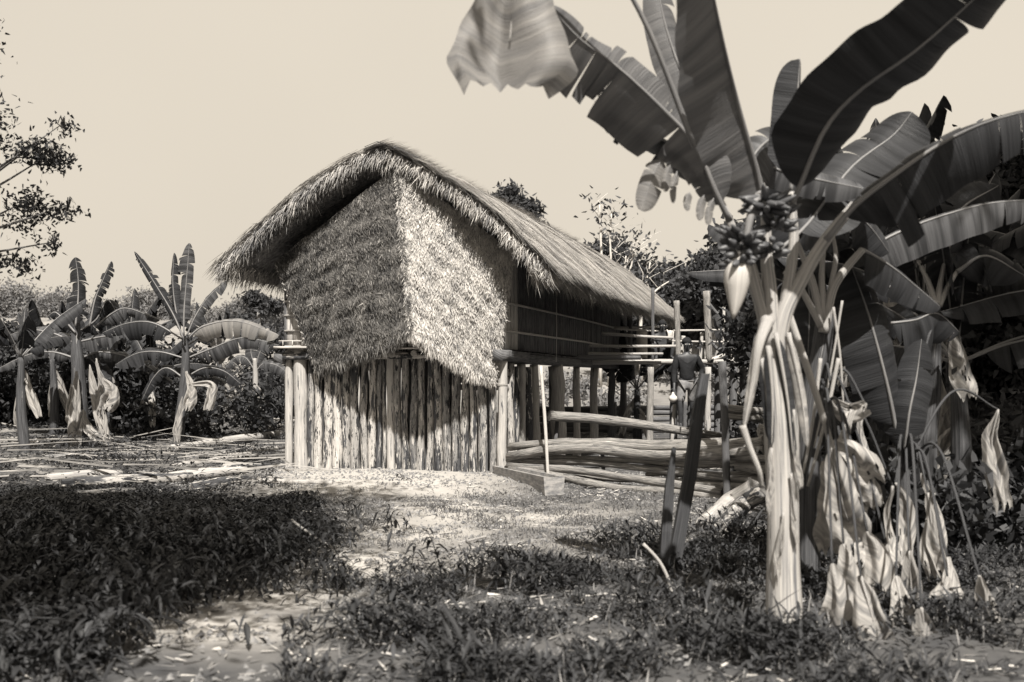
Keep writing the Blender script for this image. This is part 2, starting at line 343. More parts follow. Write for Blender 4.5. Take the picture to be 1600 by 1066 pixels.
# fringes along eaves and rakes
def fringe(edge_pts, outs, n, lens, seed, sagpts=1.0, wmat='strawroof', thick=.2, droop=.9, tonebase=.5):
    r = np.random.default_rng(seed); E = np.array([tuple(p) for p in edge_pts]); k = len(E)-1
    t = r.uniform(0, k-1e-3, n); i = t.astype(int); f = (t-i)[:, None]; Pp = E[i]*(1-f)+E[i+1]*f
    out = np.array(tuple(outs)); tuft = snoise(t*3.1, t*1.3, 1.9, seed)+.5*snoise(t*11, t*3, 1, seed)
    Pp = Pp-out*r.uniform(0, .35, n)[:, None]; Pp[:, 2] += r.uniform(-thick, .06, n)
    D = out[None, :]*r.uniform(.15, .9, n)[:, None]+np.array([[0, 0, -1]])*r.uniform(.5, 1.2, n)[:, None]*droop+r.normal(0, .22, (n, 3))
    N = out[None, :]+np.zeros((n, 1))+.01
    L = r.uniform(*lens, n)*(1+.35*tuft)
    if seed == 3: tonebase = np.where(t > k*.5, .12, .42)         # shade on the left rake put into darker straw
    tone = np.clip(tonebase+.25*r.normal(size=n)+.12*tuft, 0, 1)
    return straws(Pp, D, N+r.normal(0, .3, (n, 3)), L, r.uniform(.01, .02, n), 0, tone, bend=.15)
ea = np.linspace(AF, LEN+.2, 60)
parts = [fringe([H(a, BR+.05, roof_pt(a, BR+.05)) for a in ea], -WV3, 8000, (.10, .30), 1, thick=.12),
         fringe([H(a, BL-.05, roof_pt(a, BL-.05)) for a in ea], WV3, 5000, (.10, .30), 2, thick=.12)]
eb = np.linspace(BR, BL, 60)
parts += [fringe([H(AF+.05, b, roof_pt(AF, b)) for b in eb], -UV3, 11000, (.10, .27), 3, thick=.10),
          fringe([H(LEN+.2, b, roof_pt(LEN, b)) for b in eb], UV3, 3500, (.16, .36), 4, thick=.2)]
V, T, t = merge(parts); tag(fastmesh('thatch_fringe', V, T, t, M['strawroof'], roof), kind='stuff')
# ridge sticks at the front of the ridge
for k in range(6):
    a = AF-.05+.06*k+random.uniform(-.02,.02); m = MB(); p = H(a, RB, roof_pt(a, RB)+.05)
    m.tube([p+WV3*(.22+.03*k)+Vector((0,0,-.02)), p+Vector((0,0,.05)), p-WV3*.22+Vector((0,0,-.04))+UV3*random.uniform(.1,.35)], [.005,.006,.004], 4); m.build('ridge_stick', M['darkwood'], roof)
for k in range(4):
    m = MB(); pts = [H(AF+.1+t*2.7+k*2.7, RB-.22-.05*(k % 2), roof_pt(AF+t*2.7+k*2.7, BM-.1)+.05) for t in (0, .33, .66, 1)]
    m.tube(pts, .02, 6); m.build('ridge_pole', M['darkwood'], roof)

# gable screens of thatch: two parallelograms hung under the rakes, hinged inwards at the middle
def screen(tl, tr, bl, br, mat, sdir, dens, seed, base):
    """corners as points; rows run parallel to the top edge"""
    c = [np.array(tuple(p)) for p in (tl, tr, bl, br)]
    n0 = np.cross(c[1]-c[0], c[2]-c[0]); n0 /= np.linalg.norm(n0); n0 = n0 if n0[1] < 0 else -n0
    m = MB(); k = 14; V = []
    for lay in (0, .07):
        for j in range(k+1):
            for i in range(k+1):
                u, v = i/k, j/k; p = (c[0]*(1-u)+c[1]*u)*(1-v)+(c[2]*(1-u)+c[3]*u)*v
                V.append(p-n0*lay+n0*.05*math.sin(math.pi*u)*math.sin(math.pi*v))
    n1 = (k+1)**2; Fc = []
    for j in range(k):
        for i in range(k):
            a = j*(k+1)+i; Fc += [(a, a+1, a+k+2, a+k+1), (a+n1, a+n1+k+1, a+n1+k+2, a+n1+1)]
    for i in range(k):
        Fc += [(i, i+n1, i+1+n1, i+1), (k*(k+1)+i, k*(k+1)+i+1, k*(k+1)+i+1+n1, k*(k+1)+i+n1)]
        a = i*(k+1); b = a+k+1; Fc += [(a, b, b+n1, a+n1)]; a += k; b += k; Fc += [(a, a+n1, b+n1, b)]
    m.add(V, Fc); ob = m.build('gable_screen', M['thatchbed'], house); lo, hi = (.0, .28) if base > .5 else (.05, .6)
    r = np.random.default_rng(seed); area = np.linalg.norm(np.cross(c[1]-c[0], c[2]-c[0])); n = int(dens*area)
    u = r.uniform(-.01, 1.01, n)[:, None]; v = r.uniform(0, 1.0, n)[:, None]
    Pp = (c[0]*(1-u)+c[1]*u)*(1-v)+(c[2]*(1-u)+c[3]*u)*v; Pp += n0*(.05*np.sin(np.pi*u)*np.sin(np.pi*v))
    cl = snoise(u[:, 0]*14, v[:, 0]*16, 1, seed); row = (v[:, 0]*7.5+.35*snoise(u[:, 0]*4, v[:, 0]*2, 1, seed)) % 1
    Pp += n0*(.02+.018*row+.03*cl)[:, None]; Pp[:, 2] -= 0
    D = np.array(sdir)[None, :]+r.normal(0, .30, (n, 3))
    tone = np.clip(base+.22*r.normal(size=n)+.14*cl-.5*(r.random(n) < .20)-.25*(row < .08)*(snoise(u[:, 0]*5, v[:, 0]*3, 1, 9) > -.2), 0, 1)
    parts = [straws(Pp, D, np.tile(n0, (n, 1))+r.normal(0, .2, (n, 3)), r.uniform(.05, .13, n), r.uniform(.008, .016, n), r.uniform(lo, hi, n), tone)]
    ne = 2600; u = r.uniform(0, 1, ne)[:, None]; Pe = c[2]*(1-u)+c[3]*u-n0*r.uniform(-.03, .1, ne)[:, None]; Pe[:, 2] += .04
    parts.append(straws(Pe, np.array(sdir)*.5+np.array([0, 0, -.7])+r.normal(0, .22, (ne, 3)), np.tile(n0, (ne, 1))+r.normal(0, .3, (ne, 3)), r.uniform(.10, .26, ne)*(1+.3*snoise(u[:, 0]*13, 0, 1, 3)), r.uniform(.01, .02, ne), .1, np.clip(base+.2*r.normal(size=ne), 0, 1)))
    for e0, e1 in (((c[1], c[3]),) if base > .5 else ((c[0], c[2]),)):
        ne = 900; v = r.uniform(0, 1, ne)[:, None]; Pe = e0*(1-v)+e1*v; out = (e0-(c[1] if e0 is c[0] else c[0])); out /= np.linalg.norm(out)
        parts.append(straws(Pe, out*.4+np.array(sdir)*.7+r.normal(0, .25, (ne, 3)), np.tile(n0, (ne, 1)), r.uniform(.06, .15, ne), r.uniform(.01, .018, ne), .2, np.clip(base+.2*r.normal(size=ne), 0, 1)))
    V, T, t = merge(parts); tag(fastmesh('thatch', V, T, t, mat, ob), kind='stuff')
    return ob, c, n0
fold_t = P(618, 262, -.62); fold_b = P(641, 520, -1.15)
left_t = P(432, 408, -.12); left_b = P(497, 578, -.16)
right_t = P(800, 392, -.12); right_b = P(770, 596, -.16)
so, sc, sn = screen(left_t, fold_t, left_b, fold_b, M['strawdark'], (.75, .0, -.62), 17000, 21, .28); so['label'] = 'dark left thatch screen'  # low base tone deepens the shade put into this straw
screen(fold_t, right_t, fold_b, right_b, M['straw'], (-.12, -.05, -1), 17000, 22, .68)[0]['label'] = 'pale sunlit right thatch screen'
# ribs showing at the left edge of the left screen
for k in range(17):
    v = .05+.056*k; p = Vector(sc[0]).lerp(Vector(sc[2]), v)+Vector(sn)*.03; m = MB()
    m.tube([p+Vector((-.04,0,.02)), p+Vector((.10,0,-.08))], .011, 5); m.build('screen_rib', M['bamboo'], so)

# gable wall of split bamboo behind the screens, side wall, floor
def slat(a0, b0, wd, z0, z1, along_b=True, mat='bamboo', name='wall_slat'):
    m = MB(); d = WV3 if along_b else UV3; nrm = -UV3 if along_b else -WV3
    p = H(a0, b0, z0); q = H(a0, b0, z1); m.beam(p+nrm*random.uniform(0, .012), q+nrm*random.uniform(0, .012), wd*random.uniform(.9, 1.02), .03, up=nrm, rough=.004)
    return m.build(name, M[mat], house)
nb = 26
for k in range(nb):
    b = .06+(WID-.12)*k/(nb-1); slat(.05, b, .145, FLZ, min(roof_pt(0, b)-.5, 5.0))
for z in (FLZ+.10, FLZ+.36, FLZ+.62, FLZ+.86):
    m = MB(); e = 0 if z < 2.95 else .0
    m.tube([H(0.0, WID-.0, z), H(-.01, WID*.5, z+.01), H(0.0, -.0, z)], .017, 6); m.build('wall_batten', M['bamboo'], house)
for k in range(58):
    a = .15+.165*k; slat(a, -.0, .15, FLZ+.02, roof_pt(a, 0)-.2, False, 'bamboo' if k < 4 else 'darkwood')
for z in (FLZ+.3, FLZ+.75):
    m = MB(); m.tube([H(.1, -.05, z), H(5, -.06, z+.02), H(9.5, -.05, z)], .02, 6); m.build('wall_batten', M['bamboo'], house)
for k in range(30):
    a = .15+.33*k; slat(a, WID, .30, FLZ+.02, roof_pt(a, WID)-.2, False, 'darkwood')
for k in range(20):
    b = .1+.195*k; slat(LEN-.4, b, .19, FLZ, roof_pt(LEN-.4, b)-.2, True, 'darkwood')
# floor beams and deck
m = MB(); m.beam(H(-.12, WID+.12, FLZ-.085), H(-.12, -.04, FLZ-.085), .10, .10, rough=.006); m.build('floor_beam', M['log'], house)
m = MB(); m.beam(H(-.30, -.02, FLZ-.09), H(1.15, -.02, FLZ-.10), .16, .17, rough=.006); m.build('floor_beam', M['darkwood'], house)
m = MB(); m.beam(H(1.16, -.0, FLZ-.12), H(LEN-.3, -.0, FLZ-.12), .14, .15, rough=.006); m.build('floor_beam', M['darkwood'], house)
m = MB(); m.beam(H(-.2, WID+.02, FLZ-.1), H(LEN-.3, WID+.02, FLZ-.1), .15, .17, rough=.006); m.build('floor_beam', M['darkwood'], house)
for k in range(26):
    a = .06+.40*k; m = MB(); m.beam(H(a, WID+.02, FLZ-.02), H(a, -.02, FLZ-.02), .36, .03, rough=.004); m.build('floor_plank', M['darkwood'], house)
# small shelf of boards under the fold, and at the left corner
for (x0, x1, y, aa) in ((577, 655, 544, -.22), (432, 482, 543, -.16)):
    p = P(x0, y, aa); q = P(x1, y, aa); m = MB(); m.beam(p, q, .2, .035, rough=.004); m.build('shelf_board', M['bamboo'], house)
    m = MB(); m.tube([P(x0+4, y-10, aa+.06), P(x1-6, y-10, aa+.06)], .014, 6); m.build('shelf_rail', M['bamboo'], house)
    for k in range(3):
        x = x0+(x1-x0)*(.2+.3*k); m = MB(); m.tube([P(x, y-2, aa+.05), P(x, y-11, aa+.05)], .009, 5); m.build('shelf_peg', M['bamboo'], house)
m = MB(); c = P(611, 553, -.2); m.tube([c, c+UV3*1.2], .065, 10); m.build('beam_end', M['post'], house)
m = MB(); c = P(646, 552, -.2); m.tube([c, c+UV3*1.2], .05, 10); m.build('beam_end', M['post'], house)
# stacked packing blocks under the corner beam
for k, (y, hgt) in enumerate(((570, .10), (582, .11), (594, .09), (605, .10))):
    m = MB(); p = H(.42, .02, EYE+(HZ-y)/F*16.9); m.beam(p, p+WV3*1.0, .30, hgt, rough=.006); m.build('packing_block', M['post' if k else 'darkwood'], house)

# palisade logs under the gable: (left px, right px, top py, seen at the foot)
logs = [(481,492,572),(492,504,580),(505,520,578),(519,534,574),(534,547,570),(548,562,566),(565,576,556),(576,588,552),(589,597,562),(597,603,553),
        (604,616,556),(616,628,560),(629,640,558),(641,652,556),(653,665,560),(666,677,562),(678,691,570),(692,705,578),(706,719,586),(721,733,592),
        (735,746,596),(747,761,590),(764,775,586)]
def palisade_log(p0, p1, r, seed, mat='log', name='palisade_log', crook=.010, sides=12, cutA=True):
    rr = random.Random(seed); m = MB(); n = 14; pts = []; rad = []
    for i in range(n):
        t = i/(n-1); o = Vector((crook*math.sin(t*5+seed)+crook*.6*math.sin(t*11+seed*2), 0, 0))
        pts.append(p0.lerp(p1, t)+o*(1 if 0 < i else 1)); rad.append(r*(1+.07*math.sin(t*9+seed*3))*(1.04-.10*t))
    m.tube(pts, rad, sides, rough=.28, seed=seed); return m.build(name, M[mat], house)
for i, (x0, x1, yt) in enumerate(logs):
    yb = 739+(x0-445)/(790-445)*10; cx = (x0+x1)/2; aa = random.uniform(-.02, .03)
    b = P(cx, yb, aa); t_ = P(cx+random.uniform(-3, 3), min(yt-14, 560), aa+.03); b.z = -.12; r = (x1-x0)/2/F*b.y*1.0
    palisade_log(b, t_, r*1.06, i+3, 'log' if (x0 not in (604,)) else 'post')
# dark backing logs behind the gaps
for i in range(13):
    bb = .35+i*.27; palisade_log(H(.22, bb, -.1), H(.24, bb+.02, FLZ-.2), .085, 60+i, 'darkwood')
for (x0, x1) in ((445, 457), (459, 480), (777, 792)):
    b = P((x0+x1)/2, 740, -.03); b.z = -.15; t_ = P((x0+x1)/2+.5, 548, -.03); palisade_log(b, t_, (x1-x0)/2/F*b.y, x0, 'post', 'corner_post', crook=.006, sides=14)
# lashing on the corner post
m = MB(); c = P(785, 603, -.03)
m.tube([c+Vector((.085*math.cos(t), .085*math.sin(t), .012*t/6)) for t in np.linspace(0, 18, 50)], .006, 5); m.build('lashing', M['bamboo'], house)
# logs and posts along the right side, seen between the fence and the floor
for i, (px, r, lab) in enumerate(((799, .055, 'log'), (807, .06, 'log'), (816, .065, 'post'), (826, .07, 'log'), (837, .07, 'post'))):
    k = (px-800)/F; a = (k*O[1]-O[0])/(U[0]-k*U[1]); palisade_log(H(a, 0.0, -.1), H(a, .02, FLZ-.2-.05*(i % 2)), r*1.1, 90+i, lab)
for i, (px, r, mt) in enumerate(((873, .14, 'post'), (903, .075, 'post'), (930, .085, 'post'), (957, .08, 'darkwood'), (975, .09, 'darkwood'))):
    k = (px-800)/F; a = (k*O[1]-O[0])/(U[0]-k*U[1]); palisade_log(H(a, 0.03, -.1), H(a, .02, FLZ-.19), r, 100+i, mt, 'stilt', crook=.03 if px == 873 else .01)
for i in range(5):
    for b in (WID, WID*.5):
        palisade_log(H(1.8+i*2, b, -.1), H(1.8+i*2, b, FLZ-.19), .08, 120+i*3+int(b), 'darkwood', 'stilt')
# hanging cord from the eave
m = MB(); m.tube([at(869, 455, 18.2), at(870, 510, 18.2), at(869, 566, 18.2)], .007, 5); m.build('hanging_cord', M['bamboo'], roof)

def spline_pts(pts, n):
    pts = [Vector(p) for p in pts]; out = []
    for i in range(n):
        t = i/(n-1)*(len(pts)-1); k = min(int(t), len(pts)-2); out.append(pts[k].lerp(pts[k+1], t-k))
    return smooth(out, 1)
# ------------------------------------------------------------------ veranda platform at the right
ver = empty('veranda_platform', (3.3, 23, 0), 'raised pole veranda with rails where two people are, right of the thatched house', 'veranda')
bpy.context.view_layer.update()
def pole(parent, name, pts, r, mat='fencelog', rough=.2, sides=9, seed=None):
    m = MB(); pts = [Vector(p) for p in pts]; n = 12; out = []
    for i in range(n):
        t = i/(n-1)*(len(pts)-1); k = min(int(t), len(pts)-2); out.append(pts[k].lerp(pts[k+1], t-k))
    if len(pts) > 2: out = smooth(out)
    sd = seed if seed is not None else random.random()*50
    m.tube(out, [r*(1.05-.15*i/n) for i in range(n)] if not hasattr(r, '__len__') else list(np.interp(np.linspace(0, 1, n), np.linspace(0, 1, len(r)), r)), sides, rough=rough, seed=sd)
    return m.build(name, M[mat], parent)
def smooth(p, it=2):
    for _ in range(it): p = [p[0]]+[(p[i-1]+p[i]*2+p[i+1])/4 for i in range(1, len(p)-1)]+[p[-1]]
    return p
for k in range(11): pole(ver, 'floor_pole', [at(912, 566, 22+.24*k)+Vector((0,0,0)), at(1172, 565, 22+.24*k)], .055, 'post' if k == 0 else 'fencelog', seed=k)
pole(ver, 'floor_pole', [at(850, 559, 20.6), at(1000, 559, 21.8)], .05, 'darkwood')
for (x0, y0, x1, y1, Y, r) in ((905, 552, 1036, 553, 21.8, .03), (890, 540, 1056, 541, 21.9, .032), (940, 521, 1052, 528, 21.9, .033), (895, 512, 1030, 511, 24, .03),
                               (1052, 517, 1182, 513, 22, .022), (1050, 533, 1176, 534, 22, .02), (960, 514, 1060, 518, 23, .02), (1105, 564, 1135, 553, 22, .04)):
    pole(ver, 'rail', [at(x0, y0, Y), at((x0+x1)/2, (y0+y1)/2+1, Y), at(x1, y1, Y)], r, 'post' if y0 in (540, 521, 517, 552) else 'bamboo')
for (xt, yt, xb, yb, Y, r, mt) in ((1057, 470, 1060, 562, 22, .06, 'fencelog'), (1104, 455, 1108, 566, 22, .075, 'fencelog'), (1131, 480, 1131, 545, 22.1, .03, 'bamboo'), (1068, 525, 1064, 556, 22.2, .04, 'bamboo'),
                              (1097, 520, 1094, 566, 22.1, .035, 'bamboo'), (1020, 450, 1020, 566, 22, .035, 'darkwood'), (1052, 518, 1051, 542, 22, .02, 'bamboo'), (1145, 530, 1145, 566, 23, .04, 'bamboo'),
                              (945, 485, 947, 540, 24, .05, 'bamboo'), (930, 480, 930, 560, 22.5, .06, 'darkwood'), (985, 485, 985, 545, 24, .05, 'darkwood')):
    pole(ver, 'post', [at(xt, yt, Y), at(xb, yb, Y)], r, mt)
pole(ver, 'brace', [at(1108, 475, 22), at(1120, 490, 22), at(1133, 496, 22)], .035, 'darkwood')
pole(ver, 'brace', [at(1110, 532, 22), at(1122, 548, 22), at(1140, 540, 22)], .035, 'darkwood')
for (px, Y, r, mt) in ((1015, 22, .075, 'fencelog'), (1105, 22, .07, 'post'), (1122, 23, .1, 'darkwood'), (1145, 22.3, .09, 'darkwood'), (1160, 24, .09, 'darkwood'), (1080, 24.5, .1, 'darkwood'), (1052, 24, .09, 'darkwood')):
    q = at(px, 575, Y); pole(ver, 'stilt', [Vector((q.x, Y, -.1)), Vector((q.x+.02, Y, q.z+.02))], r, mt)
for k in range(6):     # light slats showing in the dark end wall
    pole(ver, 'wall_slat', [at(962, 486+7*k, 25.5), at(978, 487+7*k, 25.5)], .028, 'bamboo')
m = MB(); m.beam(at(1003, 514, 24), at(1003, 560, 24), .25, .03, up=Vector((0,-1,0))); m.build('wall_board', M['cloth'], ver)

# ------------------------------------------------------------------ log fences
def fence_log(parent, pts, r, seed, mat='fencelog'):
    q = spline_pts(pts, 14); rr = random.Random(int(seed*97)); r0 = r if hasattr(r, '__len__') else [r]
    pts = [p+Vector((0, rr.uniform(-.03, .03), rr.uniform(-.028, .028))) for p in q]; r = [random.uniform(.8, 1.2)*x for x in np.interp(np.linspace(0, 1, 9), np.linspace(0, 1, len(r0)), r0)]
    return pole(parent, 'fence_rail', pts, r, mat, rough=.35, sides=10, seed=seed)
fen = empty('log_fence', at(960, 740, 14.5)*1.0, 'low fence of stacked crooked logs running right from the house corner', 'fence'); fen.location.z = 0
bpy.context.view_layer.update()
YL, YR = 16.2, 13.0
def fp(px, py, off=0): t = (px-790)/(1185-790); return at(px, py, YL+(YR-YL)*t+off)
rows = [  # crooked logs traced as polylines
 ([(796,700),(860,690),(920,692),(1000,700),(1100,697),(1190,700)], .060, .15),
 ([(794,712),(850,700),(905,704),(960,700),(1000,716),(1060,708),(1135,712),(1195,706)], .072, 0),
 ([(793,719),(830,727),(880,720),(930,723),(1000,732),(1060,740),(1130,748),(1190,750)], .052, .1),
 ([(794,728),(850,733),(900,730),(950,745),(1010,752),(1080,758),(1130,772)], .055, -.05),
 ([(795,734),(850,738),(900,749),(950,764),(1010,764),(1060,770),(1135,778)], .052, -.1),
 ([(798,744),(860,752),(930,764),(1000,775),(1070,780),(1140,792)], .045, .05),
 ([(870,690),(940,689),(1040,693),(1130,690)], .045, .3),
 ([(1140,712),(1200,716),(1300,720)], .055, 0), ([(1150,728),(1230,735),(1340,742)], .06, .1), ([(1130,760),(1250,768),(1400,775)], .05, 0),
 ([(1100,792),(1020,790),(930,772)], .035, -.15), ([(850,716),(930,716),(1020,722),(1130,728)], .045, .18), ([(880,742),(960,748),(1060,752),(1180,760)], .042, .12), ([(1000,784),(1080,788),(1190,786)], .05, .1), ([(1040,716),(1120,722),(1190,722)], .05, .15), ([(1010,738),(1090,744),(1190,740)], .04, .2), ([(820,745),(900,758),(980,770),(1060,776)], .038, .2), ([(1060,698),(1140,694),(1195,690)], .06, .2)]
for i, (pl, r, off) in enumerate(rows): fence_log(fen, [fp(x, y, off) for x, y in pl], [r*.9, r*1.12, r*.95, r*1.1, r], i+1, 'fencelog')
for (xt, yt, xb, yb, off, r) in ((1128, 565, 1136, 795, -.2, .05), (1045, 700, 1040, 800, .15, .035), (940, 700, 942, 765, .15, .03), (1165, 690, 1165, 790, .2, .05)):
    pole(fen, 'stake', [fp(xt, yt, off), fp((xt+xb)/2+2, (yt+yb)/2, off), fp(xb, yb, off)], r, 'darkwood' if r > .02 else 'bamboo')
rail = pole(None, 'leaning_rail', [at(858, 650, 17.6), at(940, 655, 18.0), at(1020, 666, 18.6), at(1075, 675, 19), at(1135, 684, 19.4)], .085, 'fencelog', rough=.15)
tag(rail, 'long round pole laid level above the log fence, the standing man on it', 'pole')
for (x, y0, y1, Y, mt) in ((1051, 632, 735, 19.1, 'post'), (1118, 676, 745, 19.3, 'darkwood'), (868, 655, 735, 17.7, 'darkwood')): 
    m = MB(); m.tube([at(x+3, y0, Y+.12), at(x-4, y1, Y+.12)], .033, 7, rough=.2); q = m.build('prop', M[mt], rail)
cane = pole(None, 'leaning_cane', [at(845, 572, 15.6), at(852, 660, 15.5), at(857, 757, 15.4)], .026, 'bamboo', rough=.1, sides=7); tag(cane, 'thin pale cane leaning against the log fence near the trough', 'cane')
rear = empty('rear_log_fence', (2, 27, 0), 'dark fence of stacked logs seen through the stilts behind the house', 'fence'); bpy.context.view_layer.update()
for k in range(7):
    y = 638+9*k; fence_log(rear, [at(790, y+random.uniform(-2, 2), 27), at(950, y+random.uniform(-3, 3), 27.2), at(1100, y+random.uniform(-3, 3), 27), at(1350, y+random.uniform(-3, 3), 26.6)], .075, 30+k, 'darkwood')
for k in range(5): pole(rear, 'stake', [at(850+k*110, 628, 26.9), at(850+k*110, 695, 26.9)], .05, 'darkwood')
rf = empty('right_log_fence', (5, 11, 0), 'dim fence of thick logs behind the dry banana leaves at right', 'fence'); bpy.context.view_layer.update()
for (pl, r, Y) in (([(1130,640),(1240,645),(1330,648)], .05, 15), ([(1130,652),(1240,655),(1330,655)], .05, 15), ([(1185,672),(1260,676),(1330,680)], .07, 14.6), ([(1185,690),(1300,694),(1400,700)], .07, 14.4),
                   ([(1340,706),(1430,712),(1512,722)], .075, 11), ([(1340,742),(1450,750),(1620,760)], .07, 11), ([(1345,770),(1470,782),(1620,790)], .06, 11), ([(1360,800),(1500,812),(1620,815)], .06, 10.8), ([(1340,760),(1460,765),(1620,772)], .05, 11.2), ([(1345,784),(1460,796),(1620,802)], .06, 11.1)):
    fence_log(rf, [at(x, y, Y) for x, y in pl], r, r*300+Y, 'darkwood' if Y < 12 else 'fencelog')
for x in (1200, 1360, 1500, 1590): pole(rf, 'stake', [at(x, 640 if x < 1300 else 700, 14.8 if x < 1300 else 11.4), at(x, 735 if x < 1300 else 815, 14.8 if x < 1300 else 11.4)], .05, 'darkwood')

# hollowed trough at the house corner
tr = MB(); a0 = at(784, 748, 16.3); a1 = at(866, 770, 13.9); a0.z = .10; a1.z = .14
T = (a1-a0).normalized(); B = T.cross(Vector((0,0,1))).normalized()
V = []; L = (a1-a0).length; prof = [(-.13, -.13), (-.15, .12), (-.10, .12), (-.07, -.0), (.07, -.0), (.10, .12), (.15, .12), (.13, -.13)]
for t in (0, .03, .97, 1):
    for (x, z) in prof:
        if t in (0, 1) and z == 0: z = .115
        V.append(a0.lerp(a1, t)+B*x+Vector((0, 0, z)))
Fc = []
for i in range(3):
    for k in range(8): a = i*8+k; b = i*8+(k+1) % 8; Fc.append((a, b, b+8, a+8))
Fc += [tuple(range(7, -1, -1)), tuple(24+k for k in range(8))]
tr.add(V, Fc, [(v.x*2, v.y) for v in V]); trough = tr.build('wooden_trough', M['post'], smooth=False); trough.data.materials[0] = M['troughwood']; tag(trough, 'long squared wooden trough on the ground at the front corner of the house', 'trough')

# two dark leaning stakes in the foreground
def stake(name, pts, ws, mat, label, group=None):
    m = MB(); n = len(pts)
    V = []; U_ = []
    for i, (p, w_) in enumerate(zip(pts, ws)):
        for sx, sy in ((-1, -.5), (0, -.62), (1, -.5), (1.05, .5), (0, .6), (-1, .5)): V.append(p+Vector((sx*w_/2, sy*w_, random.uniform(-.01, .01)))); U_.append((sx*.3+sy, i*.3))
    Fc = [(i*6+k, i*6+(k+1) % 6, (i+1)*6+(k+1) % 6, (i+1)*6+k) for i in range(n-1) for k in range(6)]+[(5,4,3,2,1,0), tuple((n-1)*6+k for k in range(6))]
    m.add(V, Fc, U_); o = m.build(name, M[mat], smooth=False); tag(o, label, 'stake', group); return o
stake('fence_stake', [at(1046, 915, 8.2), at(1062, 830, 8.25), at(1078, 740, 8.3), at(1090, 650, 8.35), at(1101, 585, 8.4)], [.105, .10, .095, .09, .07], 'stake', 'tall dark stake leaning right, standing alone in the weeds before the fence', 'foreground stakes')
stake('fence_stake', [at(1036, 905, 8.05), at(1041, 830, 8.05), at(1046, 760, 8.1), at(1053, 700, 8.1)], [.08, .075, .065, .03], 'stake', 'short dark pointed stake just left of the tall leaning stake', 'foreground stakes')

# logs lying about
def ground_log(pts, r, mat, label, group, seed):
    o = pole(None, 'fallen_log', pts, r, mat, rough=.35, sides=12, seed=seed); tag(o, label, 'log', group); return o
Gp = 'felled logs on the ground'
ground_log([gpx(1100, 832)+Vector((0,0,.08)), gpx(1140, 805)+Vector((0,0,.14)), at(1180, 762, 11.5)], [.08, .11, .10], 'post', 'pale split log slanting up beside the banana stem, left one of two', Gp, 1)
ground_log([gpx(1128, 838)+Vector((0,0,.08)), gpx(1160, 808)+Vector((0,0,.16)), at(1198, 768, 11.3)], [.07, .11, .10], 'log', 'knotty split log slanting up, right one of two by the banana stem', Gp, 2)
for i, (x0, y0, x1, y1, r, mt, lab) in enumerate(((72, 752, 190, 745, .07, 'post', 'pale log end furthest left along the weeds'), (95, 765, 300, 752, .09, 'log', 'thick pale log lying nearest the dark weeds at left'), (250, 752, 385, 745, .08, 'post', 'pale smooth log pointing at the earth apron'),
        (120, 780, 210, 772, .06, 'log', 'short dim log half sunk in weeds at far left'), (265, 706, 440, 692, .09, 'post', 'broad pale plank-like log left of the corner post, furthest back'), (290, 720, 442, 702, .08, 'log', 'second log down in the heap left of the corner post'),
        (275, 733, 400, 716, .07, 'post', 'thin pale log in the middle of the heap left of the house'), (300, 742, 430, 732, .07, 'log', 'lowest log of the heap left of the house'), (70, 722, 230, 716, .08, 'log', 'dim log under the left banana stem'), (330, 700, 470, 684, .06, 'fencelog', 'thin dark log behind the heap left of the house'),
        (400, 764, 520, 768, .035, 'post', 'thin pale stick at the left edge of the earth apron'), (300, 770, 390, 762, .07, 'log', 'stubby log between the weeds and the apron'))):
    ground_log([gpx(x0, y0)+Vector((0,0,r*.6)), (gpx(x0, y0)+gpx(x1, y1))/2+Vector((0,0,r*.8)), gpx(x1, y1)+Vector((0,0,r*.7))], [r, r*1.1, r*.85], mt, lab, Gp, 10+i)
for i, (pl, lab) in enumerate((([(455,812),(478,830),(500,845),(520,856)], 'bent pale twig at the edge of the dark weeds'), ([(1005,850),(1030,875),(1045,905),(1050,930)], 'arched pale reed before the dark stakes'), ([(690,852),(730,846),(760,838)], 'thin pale stick on the bare earth path'), ([(1120,930),(1160,902),(1230,893)], 'pale curved reed beside the banana stem'))):
    Yb = EYE*F/(pl[-1][1]-HZ+14); o = pole(None, 'twig', [at(x, y, Yb) for x, y in pl], .012, 'post', sides=6); tag(o, lab, 'twig', 'loose twigs')

